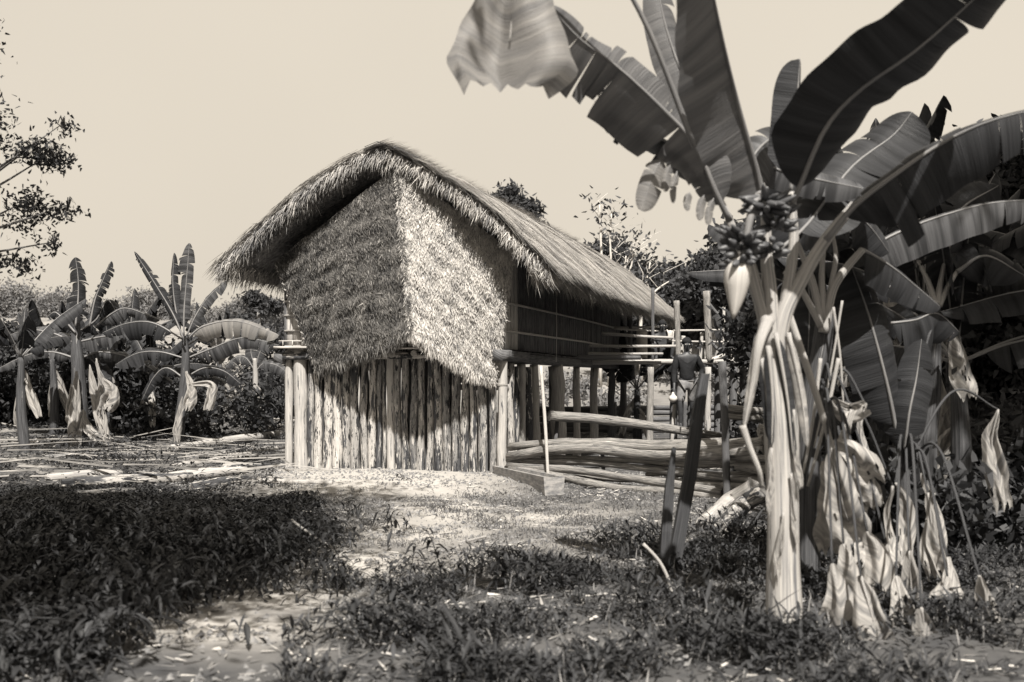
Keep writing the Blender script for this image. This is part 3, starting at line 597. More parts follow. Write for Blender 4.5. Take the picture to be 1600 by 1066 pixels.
# ------------------------------------------------------------------ banana plants
def spline(pts, n):
    pts = [Vector(p) for p in pts]
    if len(pts) == 2: return [pts[0].lerp(pts[1], i/(n-1)) for i in range(n)]
    q = [pts[0]*2-pts[1]]+pts+[pts[-1]*2-pts[-2]]; out = []
    for i in range(n):
        t = i/(n-1)*(len(pts)-1); k = min(int(t), len(pts)-2); f = t-k; a, b, c, d = q[k:k+4]
        out.append(.5*((2*b)+(c-a)*f+(2*a-5*b+4*c-d)*f*f+(3*b-a-3*c+d)*f**3))
    return out
def leaf(parent, pts, wL, wR, nrm=(0,-1,.3), thL=.25, thR=.25, drL=.5, drR=.5, tears=6, gap=.12, pet=.15, rib=.018, mat='leaf', ribmat='rib', seed=None, n=40, sag=.25, name='leaf', lab=None):
    rr = random.Random(seed if seed is not None else random.random()); c = spline(pts, n); nv = Vector(nrm); L = sum((c[i+1]-c[i]).length for i in range(n-1))
    Ts = [(c[min(i+1, n-1)]-c[max(i-1, 0)]).normalized() for i in range(n)]
    def frame(t):
        x = max(0, min(n-1.001, t*(n-1))); i = int(x); f = x-i; p = c[i].lerp(c[i+1], f); T = Ts[i].lerp(Ts[i+1], f).normalized()
        N = (nv-T*T.dot(nv)).normalized(); return p, T, N, T.cross(N)
    m = MB()
    for sg, w_, th, dr in ((-1, wL, thL, drL), (1, wR, thR, drR)):
        if w_ <= 0: continue
        cuts = sorted([pet, 1]+[pet+(1-pet)*rr.uniform(.06, .97) for _ in range(tears)])
        for a, b in zip(cuts[:-1], cuts[1:]):
            if b-a < .004: continue
            rows_ = max(2, int((b-a)*n)+2); xt = rr.uniform(-.3, .8)*min(1, tears/6); sh = rr.uniform(-.12, .12)*min(1, tears/5); g_ = gap*rr.uniform(.3, 1.6); tc = (a+b)/2; cutlen = rr.uniform(.86-.03*min(tears, 8), 1.02)
            V = []; U_ = []; cols = 6; tone = rr.uniform(.2, .8)
            for i in range(rows_):
                t = a+(b-a)*i/(rows_-1)
                for j in range(cols+1):
                    s_ = j/cols; tt = tc+(t-tc)*(1-g_*s_*s_) if tears else t
                    p, T, N, B = frame(tt); tp = (tt-pet)/(1-pet); tp = max(0, min(1, tp))
                    wd = w_*min(1, (tp/.16+.02))**.6*math.sqrt(max(0, 1-max(0, (tp-.45)/.55)**2.6))*cutlen if tp > 0 else 0
                    off = Vector(); k = max(1, j); 
                    for q in range(j):
                        ang = th+(dr+xt)*(q+.5)/cols; off += (B*sg*math.cos(ang)-N*math.sin(ang))*wd/cols
                    off += T*sh*wd*s_+Vector((0, 0, -sag*wd*s_*s_*.5))
                    off += N*wd*.035*math.sin(tt*L*22+sg)*s_ + N*wd*.06*math.sin(tt*L*6+rr.random()*0+sg*2)*s_
                    V.append(p+off); U_.append((sg*s_*wd, tt*L))
            Fc = [(i*(cols+1)+j, i*(cols+1)+j+1, (i+1)*(cols+1)+j+1, (i+1)*(cols+1)+j) for i in range(rows_-1) for j in range(cols)]
            m.add(V, Fc, U_, tone)
    o = m.build(name, M[mat], parent)
    if lab: o['label'] = lab
    r = MB(); r.tube(c[::2]+[c[-1]], [rib*(1.15-1.05*i/(n/2)) if i else rib*1.3 for i in range(n//2+1)], 7, rough=.05); r.build('midrib', M[ribmat], o)
    return o
def ppts(l, Y): return [at(p[0], p[1], p[2] if len(p) > 2 else Y) for p in l]
def stemtube(parent, pts, rads, mat='stem', name='pseudostem', sides=14, rough=.12, seed=1):
    n = 22; c = spline(pts, n); r = list(np.interp(np.linspace(0, 1, n), np.linspace(0, 1, len(rads)), rads)); m = MB(); m.tube(c, r, sides, rough=rough, seed=seed)
    return m.build(name, M[mat], parent)

def rag(parent, pts, wa, wb, nrm, seed, mat='leafdead', name='dry_leaf', n=16, amp=.35):
    """dead blade hanging like cloth: narrow at the stalk, wide and torn at the foot, deep folds"""
    c = spline(pts, n); nv = Vector(nrm); m = MB(); cols = 14; V = []; U_ = []; rr = random.Random(seed); ph = rr.uniform(0, 9)
    for i in range(n):
        t = i/(n-1); T = (c[min(i+1, n-1)]-c[max(i-1, 0)]).normalized(); N = (nv-T*T.dot(nv)).normalized(); B = T.cross(N); k = (.12+1.0*t**.75)*(1-.45*max(0, t-.75)/.25)
        for j in range(cols+1):
            u = j/cols*2-1; wd = (wa if u < 0 else wb)*k; fold = math.sin(u*4.2+ph+t*2.2)*amp+math.sin(u*9+ph*2-t*3)*amp*.35
            cut = 1+.30*mnoise.noise(Vector((u*3.1+ph, seed, 0)))*(t > .6)*(t-.6)/.4*2
            p = c[i]+B*u*wd+N*fold*wd+T*(c[-1]-c[0]).length*.25*(cut-1)-Vector((0, 0, 1))*abs(u)*wd*.3
            V.append(p+Vector((mnoise.noise(p*6), mnoise.noise(p*6+Vector((9,0,0))), 0))*.03); U_.append((u*wd, t*1.2+abs(u)*.3))
    Fc = [(i*(cols+1)+j, i*(cols+1)+j+1, (i+1)*(cols+1)+j+1, (i+1)*(cols+1)+j) for i in range(n-1) for j in range(cols) if not (mat == 'leafdead' and rr.random() < .04 and i > n*.5)]
    m.add(V, Fc, U_, rr.uniform(.2, .9)); o = m.build(name, M[mat], parent)
    q = MB(); q.tube(c[:n*3//4], [.010-.008*i/n for i in range(n*3//4)], 5); q.build('midrib', M['stem'], o); return o
# --- the big foreground plant
YA = 6.3
A = empty('banana_plant', at(1228, 985, YA), 'large blurred banana plant with fruit bunch and pale stem in the right foreground', 'banana plant', 'banana plants'); A.location.z = 0; bpy.context.view_layer.update()
stemtube(A, [at(1226, 1000, YA), at(1224, 880, YA), at(1222, 750, YA), at(1216, 640, YA), at(1208, 560, YA), at(1203, 500, YA)], [.115, .098, .095, .09, .085, .07])
for (pl, r) in (([(1207,560),(1195,500),(1180,440),(1172,400)], [.05, .042, .035, .02]), ([(1212,580),(1222,500),(1250,440),(1290,375),(1335,320)], [.05, .055, .045, .036, .03]),
                ([(1204,540),(1203,460),(1198,400),(1196,330)], [.055, .045, .035, .03]), ([(1212,560),(1228,470),(1240,380),(1236,300)], [.045, .035, .03, .022]), ([(1200,520),(1168,420),(1140,345),(1122,308)], [.03, .026, .024, .02])):
    stemtube(A, ppts(pl, YA-.03), r, 'stem', 'leaf_stalk', 10)
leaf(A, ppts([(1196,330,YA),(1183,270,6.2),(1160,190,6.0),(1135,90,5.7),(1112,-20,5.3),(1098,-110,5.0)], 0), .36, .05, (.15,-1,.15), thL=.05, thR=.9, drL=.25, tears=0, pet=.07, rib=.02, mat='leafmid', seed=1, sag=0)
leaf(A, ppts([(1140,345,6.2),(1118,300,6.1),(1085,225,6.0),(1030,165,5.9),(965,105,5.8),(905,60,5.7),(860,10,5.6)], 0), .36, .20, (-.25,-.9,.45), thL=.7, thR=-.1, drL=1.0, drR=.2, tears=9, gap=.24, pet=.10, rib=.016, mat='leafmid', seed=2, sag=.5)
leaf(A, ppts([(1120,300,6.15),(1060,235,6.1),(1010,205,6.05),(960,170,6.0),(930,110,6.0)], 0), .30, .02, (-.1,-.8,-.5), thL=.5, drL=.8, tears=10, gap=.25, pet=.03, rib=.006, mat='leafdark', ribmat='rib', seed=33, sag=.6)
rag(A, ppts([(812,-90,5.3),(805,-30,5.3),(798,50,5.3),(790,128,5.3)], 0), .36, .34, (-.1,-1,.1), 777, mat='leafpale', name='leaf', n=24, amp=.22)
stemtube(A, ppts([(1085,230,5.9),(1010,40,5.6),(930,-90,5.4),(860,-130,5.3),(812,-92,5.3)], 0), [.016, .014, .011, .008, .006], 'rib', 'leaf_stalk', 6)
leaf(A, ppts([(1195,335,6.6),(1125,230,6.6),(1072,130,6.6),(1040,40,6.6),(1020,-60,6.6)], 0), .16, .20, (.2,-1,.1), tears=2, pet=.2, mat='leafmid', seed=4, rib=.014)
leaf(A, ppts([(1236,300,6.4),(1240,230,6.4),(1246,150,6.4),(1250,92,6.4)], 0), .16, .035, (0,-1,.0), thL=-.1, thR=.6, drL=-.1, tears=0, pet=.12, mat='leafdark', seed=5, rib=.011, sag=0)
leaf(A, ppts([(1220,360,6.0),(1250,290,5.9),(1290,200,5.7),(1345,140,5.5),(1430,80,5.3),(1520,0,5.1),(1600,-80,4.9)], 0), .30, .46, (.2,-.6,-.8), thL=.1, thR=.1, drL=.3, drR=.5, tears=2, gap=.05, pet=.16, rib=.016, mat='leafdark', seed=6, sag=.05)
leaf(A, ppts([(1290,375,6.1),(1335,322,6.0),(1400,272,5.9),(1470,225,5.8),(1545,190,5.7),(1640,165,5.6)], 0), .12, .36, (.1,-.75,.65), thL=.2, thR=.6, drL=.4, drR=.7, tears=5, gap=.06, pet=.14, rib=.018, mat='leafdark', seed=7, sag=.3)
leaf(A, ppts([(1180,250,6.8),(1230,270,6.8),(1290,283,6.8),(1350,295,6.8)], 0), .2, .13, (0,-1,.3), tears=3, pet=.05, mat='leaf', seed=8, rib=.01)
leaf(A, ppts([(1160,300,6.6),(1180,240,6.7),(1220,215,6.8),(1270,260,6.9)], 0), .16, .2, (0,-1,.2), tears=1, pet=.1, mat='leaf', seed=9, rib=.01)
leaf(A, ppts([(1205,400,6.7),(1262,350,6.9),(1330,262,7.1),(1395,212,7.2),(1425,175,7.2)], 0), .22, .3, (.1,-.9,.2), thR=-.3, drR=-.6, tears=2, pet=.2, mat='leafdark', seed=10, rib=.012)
# hanging pale tatters under the left leaf
for i, (x0, y0, x1, y1, w_) in enumerate(((1035,245,1003,330,.10),(1058,268,1052,318,.03),(1078,300,1075,330,.03),(1100,305,1094,345,.035),(1115,310,1106,352,.035),(1048,255,1040,300,.04))):
    leaf(A, ppts([(x0,y0),((x0+x1)/2-3,(y0+y1)/2),(x1,y1)], 6.1), w_, w_*.8, (0,-1,0), tears=1, pet=.05, rib=.003, mat='leafpale', seed=40+i, n=14, name='leaf_tatter', sag=0)
# fruit bunch: hands of bananas round the stalk
stemtube(A, ppts([(1196,330,6.2),(1188,305,6.0),(1175,330,5.9),(1165,380,5.9),(1156,420,5.9),(1152,440,5.9)], 0), [.03, .028, .024, .02, .018, .016], 'rib', 'fruit_stalk', 8)
bunch = MB(); 
def banana(m, p, d, up, L, r):
    d = d.normalized(); pts = [p+d*L*t+up*L*.35*t*t for t in np.linspace(0, 1, 7)]; m.tube(pts, [r*.45, r*.9, r, r, r*.9, r*.6, r*.2], 6, tone=random.random())
for (cx, cy, Y, n_, R_) in ((1196, 322, 5.95, 26, .12), (1212, 345, 6.0, 20, .10), (1160, 376, 5.9, 24, .10), (1158, 398, 5.9, 18, .08), (1205, 385, 6.0, 14, .07)):
    hand = MB(); c = at(cx, cy, Y)
    for k in range(n_):
        a = 2*math.pi*k/n_+random.uniform(-.1, .1); lvl = random.uniform(-.05, .05)
        d = Vector((math.cos(a), -abs(math.sin(a))*.8 if k % 3 else math.sin(a), random.uniform(-.5, .35))); banana(hand, c+Vector((math.cos(a)*.03, math.sin(a)*.03, lvl)), d, Vector((0,0,random.uniform(.1, .9))), R_*random.uniform(.9, 1.35), .021)
    hand.build('banana_hand', M['fruit'], A)
m = MB(); c = spline(ppts([(1158,402),(1152,430),(1150,462),(1146,498)], 5.9), 14); m.tube(c, [.03, .05, .062, .07, .073, .072, .07, .064, .057, .049, .04, .03, .018, .006], 12, rough=.06); m.build('flower_bud', M['bud'], A)
# dead stalk hanging on the left of the stem
leaf(A, ppts([(1200,500,6.2),(1186,540,6.1),(1176,600,6.1),(1163,668,6.1)], 0), .05, .04, (0,-1,0), thL=.5, thR=.5, tears=0, pet=.05, rib=.035, mat='leafdead', ribmat='stem', seed=50, name='dry_stalk', sag=0)
stemtube(A, ppts([(1160,665,6.1),(1172,700,6.1),(1186,735,6.1),(1190,760,6.15)], 0), [.022, .018, .016, .014], 'stem', 'dry_stalk', 7)
# loose sheaths on the stem
for i, (x0, y0, x1, y1) in enumerate(((1212,520,1240,720),(1232,520,1262,700),(1200,540,1206,700),(1238,560,1246,760),(1190,560,1203,690))):
    leaf(A, ppts([(x0,y0),((x0+x1)/2+4,(y0+y1)/2),(x1,y1)], 6.18+.02*i), .045, .04, (random.uniform(-.5,.5),-1,0), thL=.4, thR=.4, tears=0, pet=.02, rib=.012, mat='leafdead' if i % 2 else 'leafdark', ribmat='stem', seed=60+i, name='dry_sheath', n=16, sag=0)

for i, (x0, y0, x1, y1) in enumerate(((1206,700,1200,800),(1236,740,1246,850),(1224,800,1218,900),(1240,640,1252,760))):
    rag(A, ppts([(x0,y0),((x0+x1)/2,(y0+y1)/2),(x1,y1)], 6.18), .022, .03, (random.uniform(-.5,.5),-1,.1), 90+i, mat='leafdead', name='dry_sheath', n=10)
# --- second plant just behind it
B_ = empty('banana_plant', at(1285, 940, 7.6), 'slimmer banana plant with a fan of pale stalks right of the foreground stem', 'banana plant', 'banana plants'); B_.location.z = 0; bpy.context.view_layer.update()
stemtube(B_, [at(1262, 960, 7.6), at(1262, 800, 7.6), at(1268, 640, 7.6), at(1285, 540, 7.6), at(1290, 480, 7.6)], [.10, .09, .08, .07, .06], 'stemdark')
for (pl, r) in (([(1287,520),(1300,455),(1322,420),(1348,390)], [.04, .035, .03, .026]), ([(1286,500),(1284,440),(1286,400),(1290,372)], [.035, .022, .018, .014]), ([(1284,510),(1272,450),(1262,420),(1246,380)], [.035, .028, .024, .02]), ([(1284,510),(1262,470),(1244,440),(1225,425)], [.03, .024, .02, .015]), ([(1290,500),(1300,440),(1306,400),(1300,360)], [.03, .02, .016, .012])):
    stemtube(B_, ppts(pl, 7.5), r, 'stem', 'leaf_stalk', 8)
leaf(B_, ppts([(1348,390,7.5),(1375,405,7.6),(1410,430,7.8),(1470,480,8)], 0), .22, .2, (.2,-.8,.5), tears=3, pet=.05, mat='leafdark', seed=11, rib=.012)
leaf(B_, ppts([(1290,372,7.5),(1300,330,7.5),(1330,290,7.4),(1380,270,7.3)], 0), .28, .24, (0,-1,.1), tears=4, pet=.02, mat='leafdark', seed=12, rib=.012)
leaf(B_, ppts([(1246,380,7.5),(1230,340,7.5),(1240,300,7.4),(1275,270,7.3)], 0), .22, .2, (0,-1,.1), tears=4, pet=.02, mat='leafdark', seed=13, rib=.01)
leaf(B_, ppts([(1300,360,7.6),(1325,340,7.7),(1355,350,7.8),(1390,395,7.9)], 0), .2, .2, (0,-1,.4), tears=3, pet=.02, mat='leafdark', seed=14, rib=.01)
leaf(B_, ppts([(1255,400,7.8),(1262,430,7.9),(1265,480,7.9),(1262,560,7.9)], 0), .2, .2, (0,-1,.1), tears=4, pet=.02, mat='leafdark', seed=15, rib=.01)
# crossing dry stalks
for i, (x0, y0, x1, y1, r, Y) in enumerate(((1225,470,1312,740,.026,6.9),(1282,560,1255,740,.013,7.1),(1310,560,1262,760,.014,7.2),(1316,470,1272,700,.009,7.4),(1302,480,1318,640,.010,7.4))):
    stemtube(B_, ppts([(x0,y0),((x0+x1)/2+3,(y0+y1)/2),(x1,y1)], Y), [r, r*.9, r*.7], 'stem', 'dry_stalk', 7)
dead = [  # pale dry leaves hanging: midrib polyline, half widths, depth
 ([(1296,690),(1330,705),(1362,750)], .16, .10, 7.0), ([(1300,700),(1315,780),(1338,850)], .17, .14, 6.9), ([(1292,720),(1300,780),(1300,860)], .12, .14, 7.1), ([(1325,770),(1350,830),(1345,880)], .07, .1, 7.2),
 ([(1318,850),(1330,900),(1345,1000)], .12, .12, 6.5), ([(1385,850),(1372,890),(1392,930)], .10, .16, 7.2), ([(1420,860),(1425,930),(1435,1010)], .1, .14, 7.0),
 ([(1450,770),(1462,850),(1498,920)], .07, .1, 7.4), ([(1480,870),(1490,930),(1520,1000)], .1, .1, 7.3), ([(1440,740),(1465,800),(1470,860)], .06, .08, 7.6), ([(1395,760),(1385,820),(1400,880)], .05, .05, 7.5),
 ([(1300,620),(1322,640),(1352,632)], .09, .10, 7.3), ([(1352,632),(1345,680),(1362,730)], .05, .05, 7.4), ([(1345,900),(1362,960),(1380,1040)], .12, .14, 6.2), ([(1440,950),(1450,1010),(1490,1080)], .16, .14, 6.2), ([(1530,900),(1545,960),(1560,1050)], .12, .1, 6.6)]
dead += [([(1318,700),(1345,740),(1368,790)], .12, .12, 7.3), ([(1400,755),(1420,800),(1412,880)], .06, .08, 7.5), ([(1460,770),(1448,840),(1455,900)], .05, .07, 7.5), 
 ([(1355,830),(1375,870),(1372,960)], .12, .14, 6.8),  ([(1480,900),(1470,960),(1490,1010)], .14, .14, 6.8), ([(1300,880),(1312,940),(1300,1020)], .16, .14, 6.4), ([(1400,900),(1410,960),(1408,1040)], .13, .16, 6.5), ([(1330,640),(1318,690),(1330,740)], .05, .06, 7.3), ([(1560,640),(1550,700),(1570,790)], .1, .1, 8.5), ([(1490,520),(1500,560),(1512,620)], .1, .12, 9.2)]
for i, (pl, a, b, Y) in enumerate(dead):
    rag(B_, ppts([(x, y, Y+random.uniform(-.1, .1)) for x, y in pl], Y), a, b, (random.uniform(-.5, .3), -1, random.uniform(-.1, .4)), 70+i)
    x0, y0 = pl[0]; sx, sy, sY = ((1285, min(y0-30, 640), 7.5) if x0 < 1400 else (1412, 735, 8.1)); q0 = at(sx, sy, sY); q1 = at(x0, y0, Y); qm = (q0+q1)/2+Vector((0, 0, .10+.25*(q1-q0).length))
    stemtube(B_, [q0, qm, q1], [.013, .010, .008], 'stemdark', 'leaf_stalk', 6)

# --- generic plant used for the thicket and the left clump
def clump_plant(base, h, leaves, label, seed, mat='leafdark', stem='stemdark', spread=1.0, group='banana plants', drybits=3, minz=.35):
    rr = random.Random(seed); e = empty('banana_plant', base, label, 'banana plant', group); bpy.context.view_layer.update()
    top = Vector(base)+Vector((rr.uniform(-.1, .1), rr.uniform(-.1, .1), h))
    stemtube(e, [Vector(base)-Vector((0,0,.1)), Vector(base).lerp(top, .5)+Vector((rr.uniform(-.05,.05),0,0)), top], [.12, .10, .06], stem, seed=seed)
    for k in range(leaves):
        az = 2*math.pi*(k*.382+rr.random()*.1)+seed; el = minz+(1.45-minz)*rr.random(); L = rr.uniform(1.5, 2.2)*spread
        dx, dy = math.cos(az), math.sin(az); pts = []
        for t in (0, .3, .6, 1):
            r_ = L*t*math.cos(el)*(1+.15*t); zz = L*t*math.sin(el)-.55*L*(1-math.sin(el)*.8)*t*t*1.1
            pts.append(top+Vector((dx*r_, dy*r_, zz)))
        leaf(e, pts, .28*spread, .28*spread, (-dx*.3, -dy*.3-.25, 1), thL=.35, thR=.35, drL=.8, drR=.8, tears=rr.randint(3, 9), gap=.12, pet=.18, rib=.016, mat=mat, seed=rr.random(), n=26, sag=.3)
    for k in range(drybits):
        az = rr.uniform(0, 6.3); p = top+Vector((0,0,-.15-.2*k)); q = Vector((math.cos(az)*.25, math.sin(az)*.25, -.6))
        rag(e, [p, p+q*.6+Vector((0,0,.1)), p+q*1.5], .09, .12, (0,-1,.2), int(rr.random()*999), n=10)
    return e
# right-hand thicket
C_ = empty('banana_plant', at(1440, 745, 9.5), 'dark banana plant with three pale stalks fanning out at the right', 'banana plant', 'banana plants'); C_.location.z = 0; bpy.context.view_layer.update()
stemtube(C_, [Vector((3.75, 9.5, -.1)), at(1445, 700, 9.5), at(1455, 600, 9.5), at(1463, 482, 9.5)], [.12, .11, .09, .04], 'stemdark')
for pl in ([(1463,482),(1452,445),(1434,405)], [(1464,475),(1470,440),(1478,400)], [(1466,478),(1480,450),(1495,425)]): stemtube(C_, ppts(pl, 9.4), [.034, .024, .016], 'stem', 'leaf_stalk', 7)
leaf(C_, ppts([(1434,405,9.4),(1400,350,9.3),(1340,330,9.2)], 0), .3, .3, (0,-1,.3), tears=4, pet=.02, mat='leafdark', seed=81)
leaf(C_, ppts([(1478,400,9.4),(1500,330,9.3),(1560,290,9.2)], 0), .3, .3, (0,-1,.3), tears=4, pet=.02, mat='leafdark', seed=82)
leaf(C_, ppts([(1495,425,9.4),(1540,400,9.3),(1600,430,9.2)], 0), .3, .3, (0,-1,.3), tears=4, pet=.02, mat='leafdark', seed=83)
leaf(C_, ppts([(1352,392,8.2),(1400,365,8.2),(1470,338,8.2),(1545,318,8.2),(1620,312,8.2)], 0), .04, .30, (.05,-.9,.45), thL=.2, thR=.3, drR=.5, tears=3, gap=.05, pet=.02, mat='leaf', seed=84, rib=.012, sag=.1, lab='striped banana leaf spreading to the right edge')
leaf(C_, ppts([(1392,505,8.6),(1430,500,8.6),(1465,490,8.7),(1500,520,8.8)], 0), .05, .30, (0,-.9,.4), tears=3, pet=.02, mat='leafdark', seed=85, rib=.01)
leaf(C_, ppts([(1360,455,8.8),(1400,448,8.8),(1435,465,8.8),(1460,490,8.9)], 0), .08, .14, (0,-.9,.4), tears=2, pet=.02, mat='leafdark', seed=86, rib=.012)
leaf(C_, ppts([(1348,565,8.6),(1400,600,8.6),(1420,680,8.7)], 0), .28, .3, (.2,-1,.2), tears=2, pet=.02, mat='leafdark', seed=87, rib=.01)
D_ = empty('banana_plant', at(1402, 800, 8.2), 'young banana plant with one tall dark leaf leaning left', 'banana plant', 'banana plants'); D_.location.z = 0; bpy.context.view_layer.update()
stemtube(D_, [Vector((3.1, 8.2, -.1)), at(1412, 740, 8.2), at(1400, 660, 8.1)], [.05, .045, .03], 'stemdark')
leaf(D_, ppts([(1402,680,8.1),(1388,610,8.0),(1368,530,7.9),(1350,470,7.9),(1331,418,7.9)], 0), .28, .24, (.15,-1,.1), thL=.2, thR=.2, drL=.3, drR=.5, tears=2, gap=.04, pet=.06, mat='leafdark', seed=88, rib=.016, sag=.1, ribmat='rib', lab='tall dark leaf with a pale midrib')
leaf(D_, ppts([(1412,720,8.1),(1420,650,8.0),(1432,590,8.0),(1440,530,8.0)], 0), .2, .22, (-.1,-1,.1), tears=2, pet=.06, mat='leafdark', seed=89, rib=.012)
for i, (x, Y, h, n_, lab) in enumerate(((4.6, 11.5, 2.3, 10, 'dark banana plant at the right edge behind the fan of stalks'), (3.9, 13.5, 2.7, 10, 'dark banana plant behind the striped leaf'), (5.6, 9.6, 2.2, 10, 'dark banana plant cut by the right edge of the view'), (6.2, 14.5, 3.0, 9, 'tallest dark banana plant of the right thicket'),
                          (2.95, 24.5, 1.4, 6, 'banana plant behind the veranda post with one broad leaf'), (5.0, 23.5, 1.7, 7, 'banana plant behind the right end of the veranda'), (6.6, 19, 3.0, 8, 'banana plant in the far right shade'), (4.2, 9.8, 1.7, 8, 'low dark banana plant above the dry leaves'), (5.4, 12.5, 2.6, 10, 'high dark banana plant rising at the right edge'), (3.9, 11.2, 2.9, 9, 'dark banana plant filling the gap under the striped leaf'))):
    clump_plant(G(x, Y), h, n_, lab, 200+i, drybits=4 if Y < 12 else 2)
# left clump
E_ = empty('banana_plant', G(-10.2, 25.5), 'tallest banana plant at far left with ragged upright leaves', 'banana plant', 'banana plants'); bpy.context.view_layer.update()
def zfix(px, Y): return at(px, 0, Y).x
stemtube(E_, [G(zfix(128, 24.5), 24.5, -.1), at(124, 620, 24.5), at(120, 545, 24.5), at(118, 500, 24.5)], [.20, .17, .13, .09], 'stemdark')
YE = 24.5
for i, (pl, a, b, mt, t_) in enumerate((([(118,510),(122,470),(122,435),(118,402)], .32, .32, 'leafdark', 9), ([(140,510),(148,470),(160,440),(174,408)], .30, .22, 'leafdark', 8), ([(118,520),(100,500),(86,488),(74,495)], .25, .3, 'leafdark', 3),
        ([(115,535),(80,520),(40,516),(0,530)], .2, .45, 'leaf', 4), ([(120,535),(150,528),(185,520),(200,498)], .5, .3, 'leaf', 5), ([(118,560),(80,550),(40,556),(-10,580)], .2, .45, 'leaf', 4), ([(125,560),(160,550),(210,562),(270,598)], .42, .25, 'leaf', 5), ([(150,510),(175,490),(200,482),(250,500)], .3, .3, 'leaf', 5), ([(120,520),(150,500),(170,470),(195,520)], .3, .3, 'leafdark', 4), ([(118,560),(140,560),(160,585),(170,610)], .3, .3, 'leafdark', 4))):
    leaf(E_, ppts(pl, YE-.3+.08*i), a, b, (random.uniform(-.3, .3), -.8, .5), thL=.4, thR=.4, drL=.5, drR=.7, tears=t_+5, gap=.2, pet=.06, rib=.022, mat=mt, seed=300+i, sag=.3)
for i, (pl, w_) in enumerate((([(120,580),(118,640),(118,700)], .2), ([(140,570),(150,620),(165,680)], .16), ([(160,590),(175,610),(165,640)], .25), ([(130,640),(140,670),(172,688)], .16), ([(112,600),(108,640),(112,660)], .12), ([(150,560),(158,600),(152,650)], .1))):
    rag(E_, ppts(pl, YE-.4), w_*.9, w_, (.3,-1,.3), 320+i)
F_ = empty('banana_plant', G(zfix(280, 24), 24), 'banana plant with upright leaves standing midway between the far left and the house', 'banana plant', 'banana plants'); bpy.context.view_layer.update()
YF = 24.0
stemtube(F_, [G(zfix(278, YF), YF, -.1), at(281, 660, YF), at(288, 600, YF), at(290, 560, YF), at(289, 525, YF)], [.13, .12, .11, .09, .06], 'stemdark')
for i, (pl, a, b, mt, t_) in enumerate((([(287,530),(270,490),(240,440),(210,393)], .14, .3, 'leafdark', 9), ([(287,525),(288,480),(292,430),(296,380)], .34, .20, 'leaf', 3), ([(284,525),(274,480),(270,440),(272,395)], .2, .2, 'leafdark', 3),
        ([(292,525),(305,495),(325,465),(354,438)], .2, .22, 'leaf', 3), ([(292,530),(318,510),(370,502),(436,524)], .22, .42, 'leafpale', 3), ([(292,560),(330,545),(380,528),(438,540)], .18, .36, 'leaf', 4), ([(285,530),(240,505),(200,505),(160,520)], .4, .2, 'leafdark', 6),
        ([(288,560),(250,550),(215,552),(180,570)], .3, .34, 'leafdark', 5), ([(290,590),(320,575),(350,580),(376,600)], .25, .25, 'leafdark', 3), ([(286,590),(260,575),(240,590),(222,625)], .22, .3, 'leafdark', 4), ([(292,540),(330,520),(345,545),(342,570)], .2, .3, 'leafpale', 2), ([(291,600),(315,590),(340,592),(352,600)], .14, .2, 'leaf', 3))):
    leaf(F_, ppts(pl, YF-.3+.07*i), a, b, (random.uniform(-.2, .2), -.85, .5), thL=.3, thR=.35, drL=.5, drR=.6, tears=t_+3, gap=.16, pet=.12, rib=.02, mat=mt, seed=330+i, sag=.25)
for i, (pl, w_) in enumerate((([(285,620),(280,650),(276,690)], .10), ([(292,580),(300,610),(292,640)], .16), ([(295,600),(330,600),(325,640)], .14))):
    rag(F_, ppts(pl, YF-.4), w_*.9, w_, (.2,-1,.3), 350+i)
H_ = empty('banana_plant', G(zfix(400, 27), 27), 'small thin banana plant just left of the corner posts', 'banana plant', 'banana plants'); bpy.context.view_layer.update()
stemtube(H_, [G(zfix(396, 27), 27, -.1), at(399, 600, 27), at(398, 560, 27)], [.08, .07, .05], 'stem')
for i, pl in enumerate(([(399,582),(412,568),(435,572),(455,590)], [(399,580),(404,556),(410,545),(418,540)], [(399,575),(392,550),(396,530),(404,510)], [(398,580),(385,560),(370,558),(352,575)])):
    leaf(H_, ppts(pl, 27), .2, .2, (0,-.8,.5), tears=3, pet=.15, rib=.014, mat='leaf', seed=360+i, n=20)
for i, pl in enumerate(([(400,600),(408,620),(404,648)], [(397,610),(392,630),(396,645)])): rag(H_, ppts(pl, 26.9), .12, .14, (0,-1,.3), 370+i)
for i, (px, Y, h, lab) in enumerate(((85, 26, 1.9, 'low banana plant tucked behind the far left plant'), (170, 26.5, 1.7, 'short dark banana plant between the two left ones'), (235, 26, 1.6, 'short dark banana plant just left of the upright leaves'), (205, 29, 1.9, 'banana plant half hidden behind the two left ones'), (40, 22, 2.0, 'banana plant at the very left edge of the view'), (345, 32, 1.6, 'small banana plant on the rise behind the left clump'))):
    clump_plant(G(zfix(px, Y), Y), h, 7, lab, 400+i, mat='leafdark')

# ------------------------------------------------------------------ trees and undergrowth
def crown(blobs, n, size, seed, clump=.28, flat=.8, sub=26):
    r = np.random.default_rng(seed); parts = []; tot = sum(b[3]**2 for b in blobs)
    for (x, y, z, rad) in blobs:
        k = max(6, int(sub*rad)); c = r.normal(size=(k, 3)); c = nrmz(c)*(r.random((k, 1))**.45)*rad; c[:, 2] *= flat; c += (x, y, z)
        nn = int(n*rad**2/tot); i = r.integers(0, k, nn); ct = r.uniform(-.15, .15, k)
        Pp = c[i]+r.normal(size=(nn, 3))*clump*rad**.5*np.array([1, 1, .6])
        D = r.normal(size=(nn, 3)); D[:, 2] -= .3
        parts.append(straws(Pp, D, r.normal(size=(nn, 3)), size*r.uniform(.6, 1.4, nn), size*r.uniform(.3, .6, nn), 0, np.clip(.5+ct[i]+.25*r.normal(size=nn), 0, 1)))
    return merge(parts)
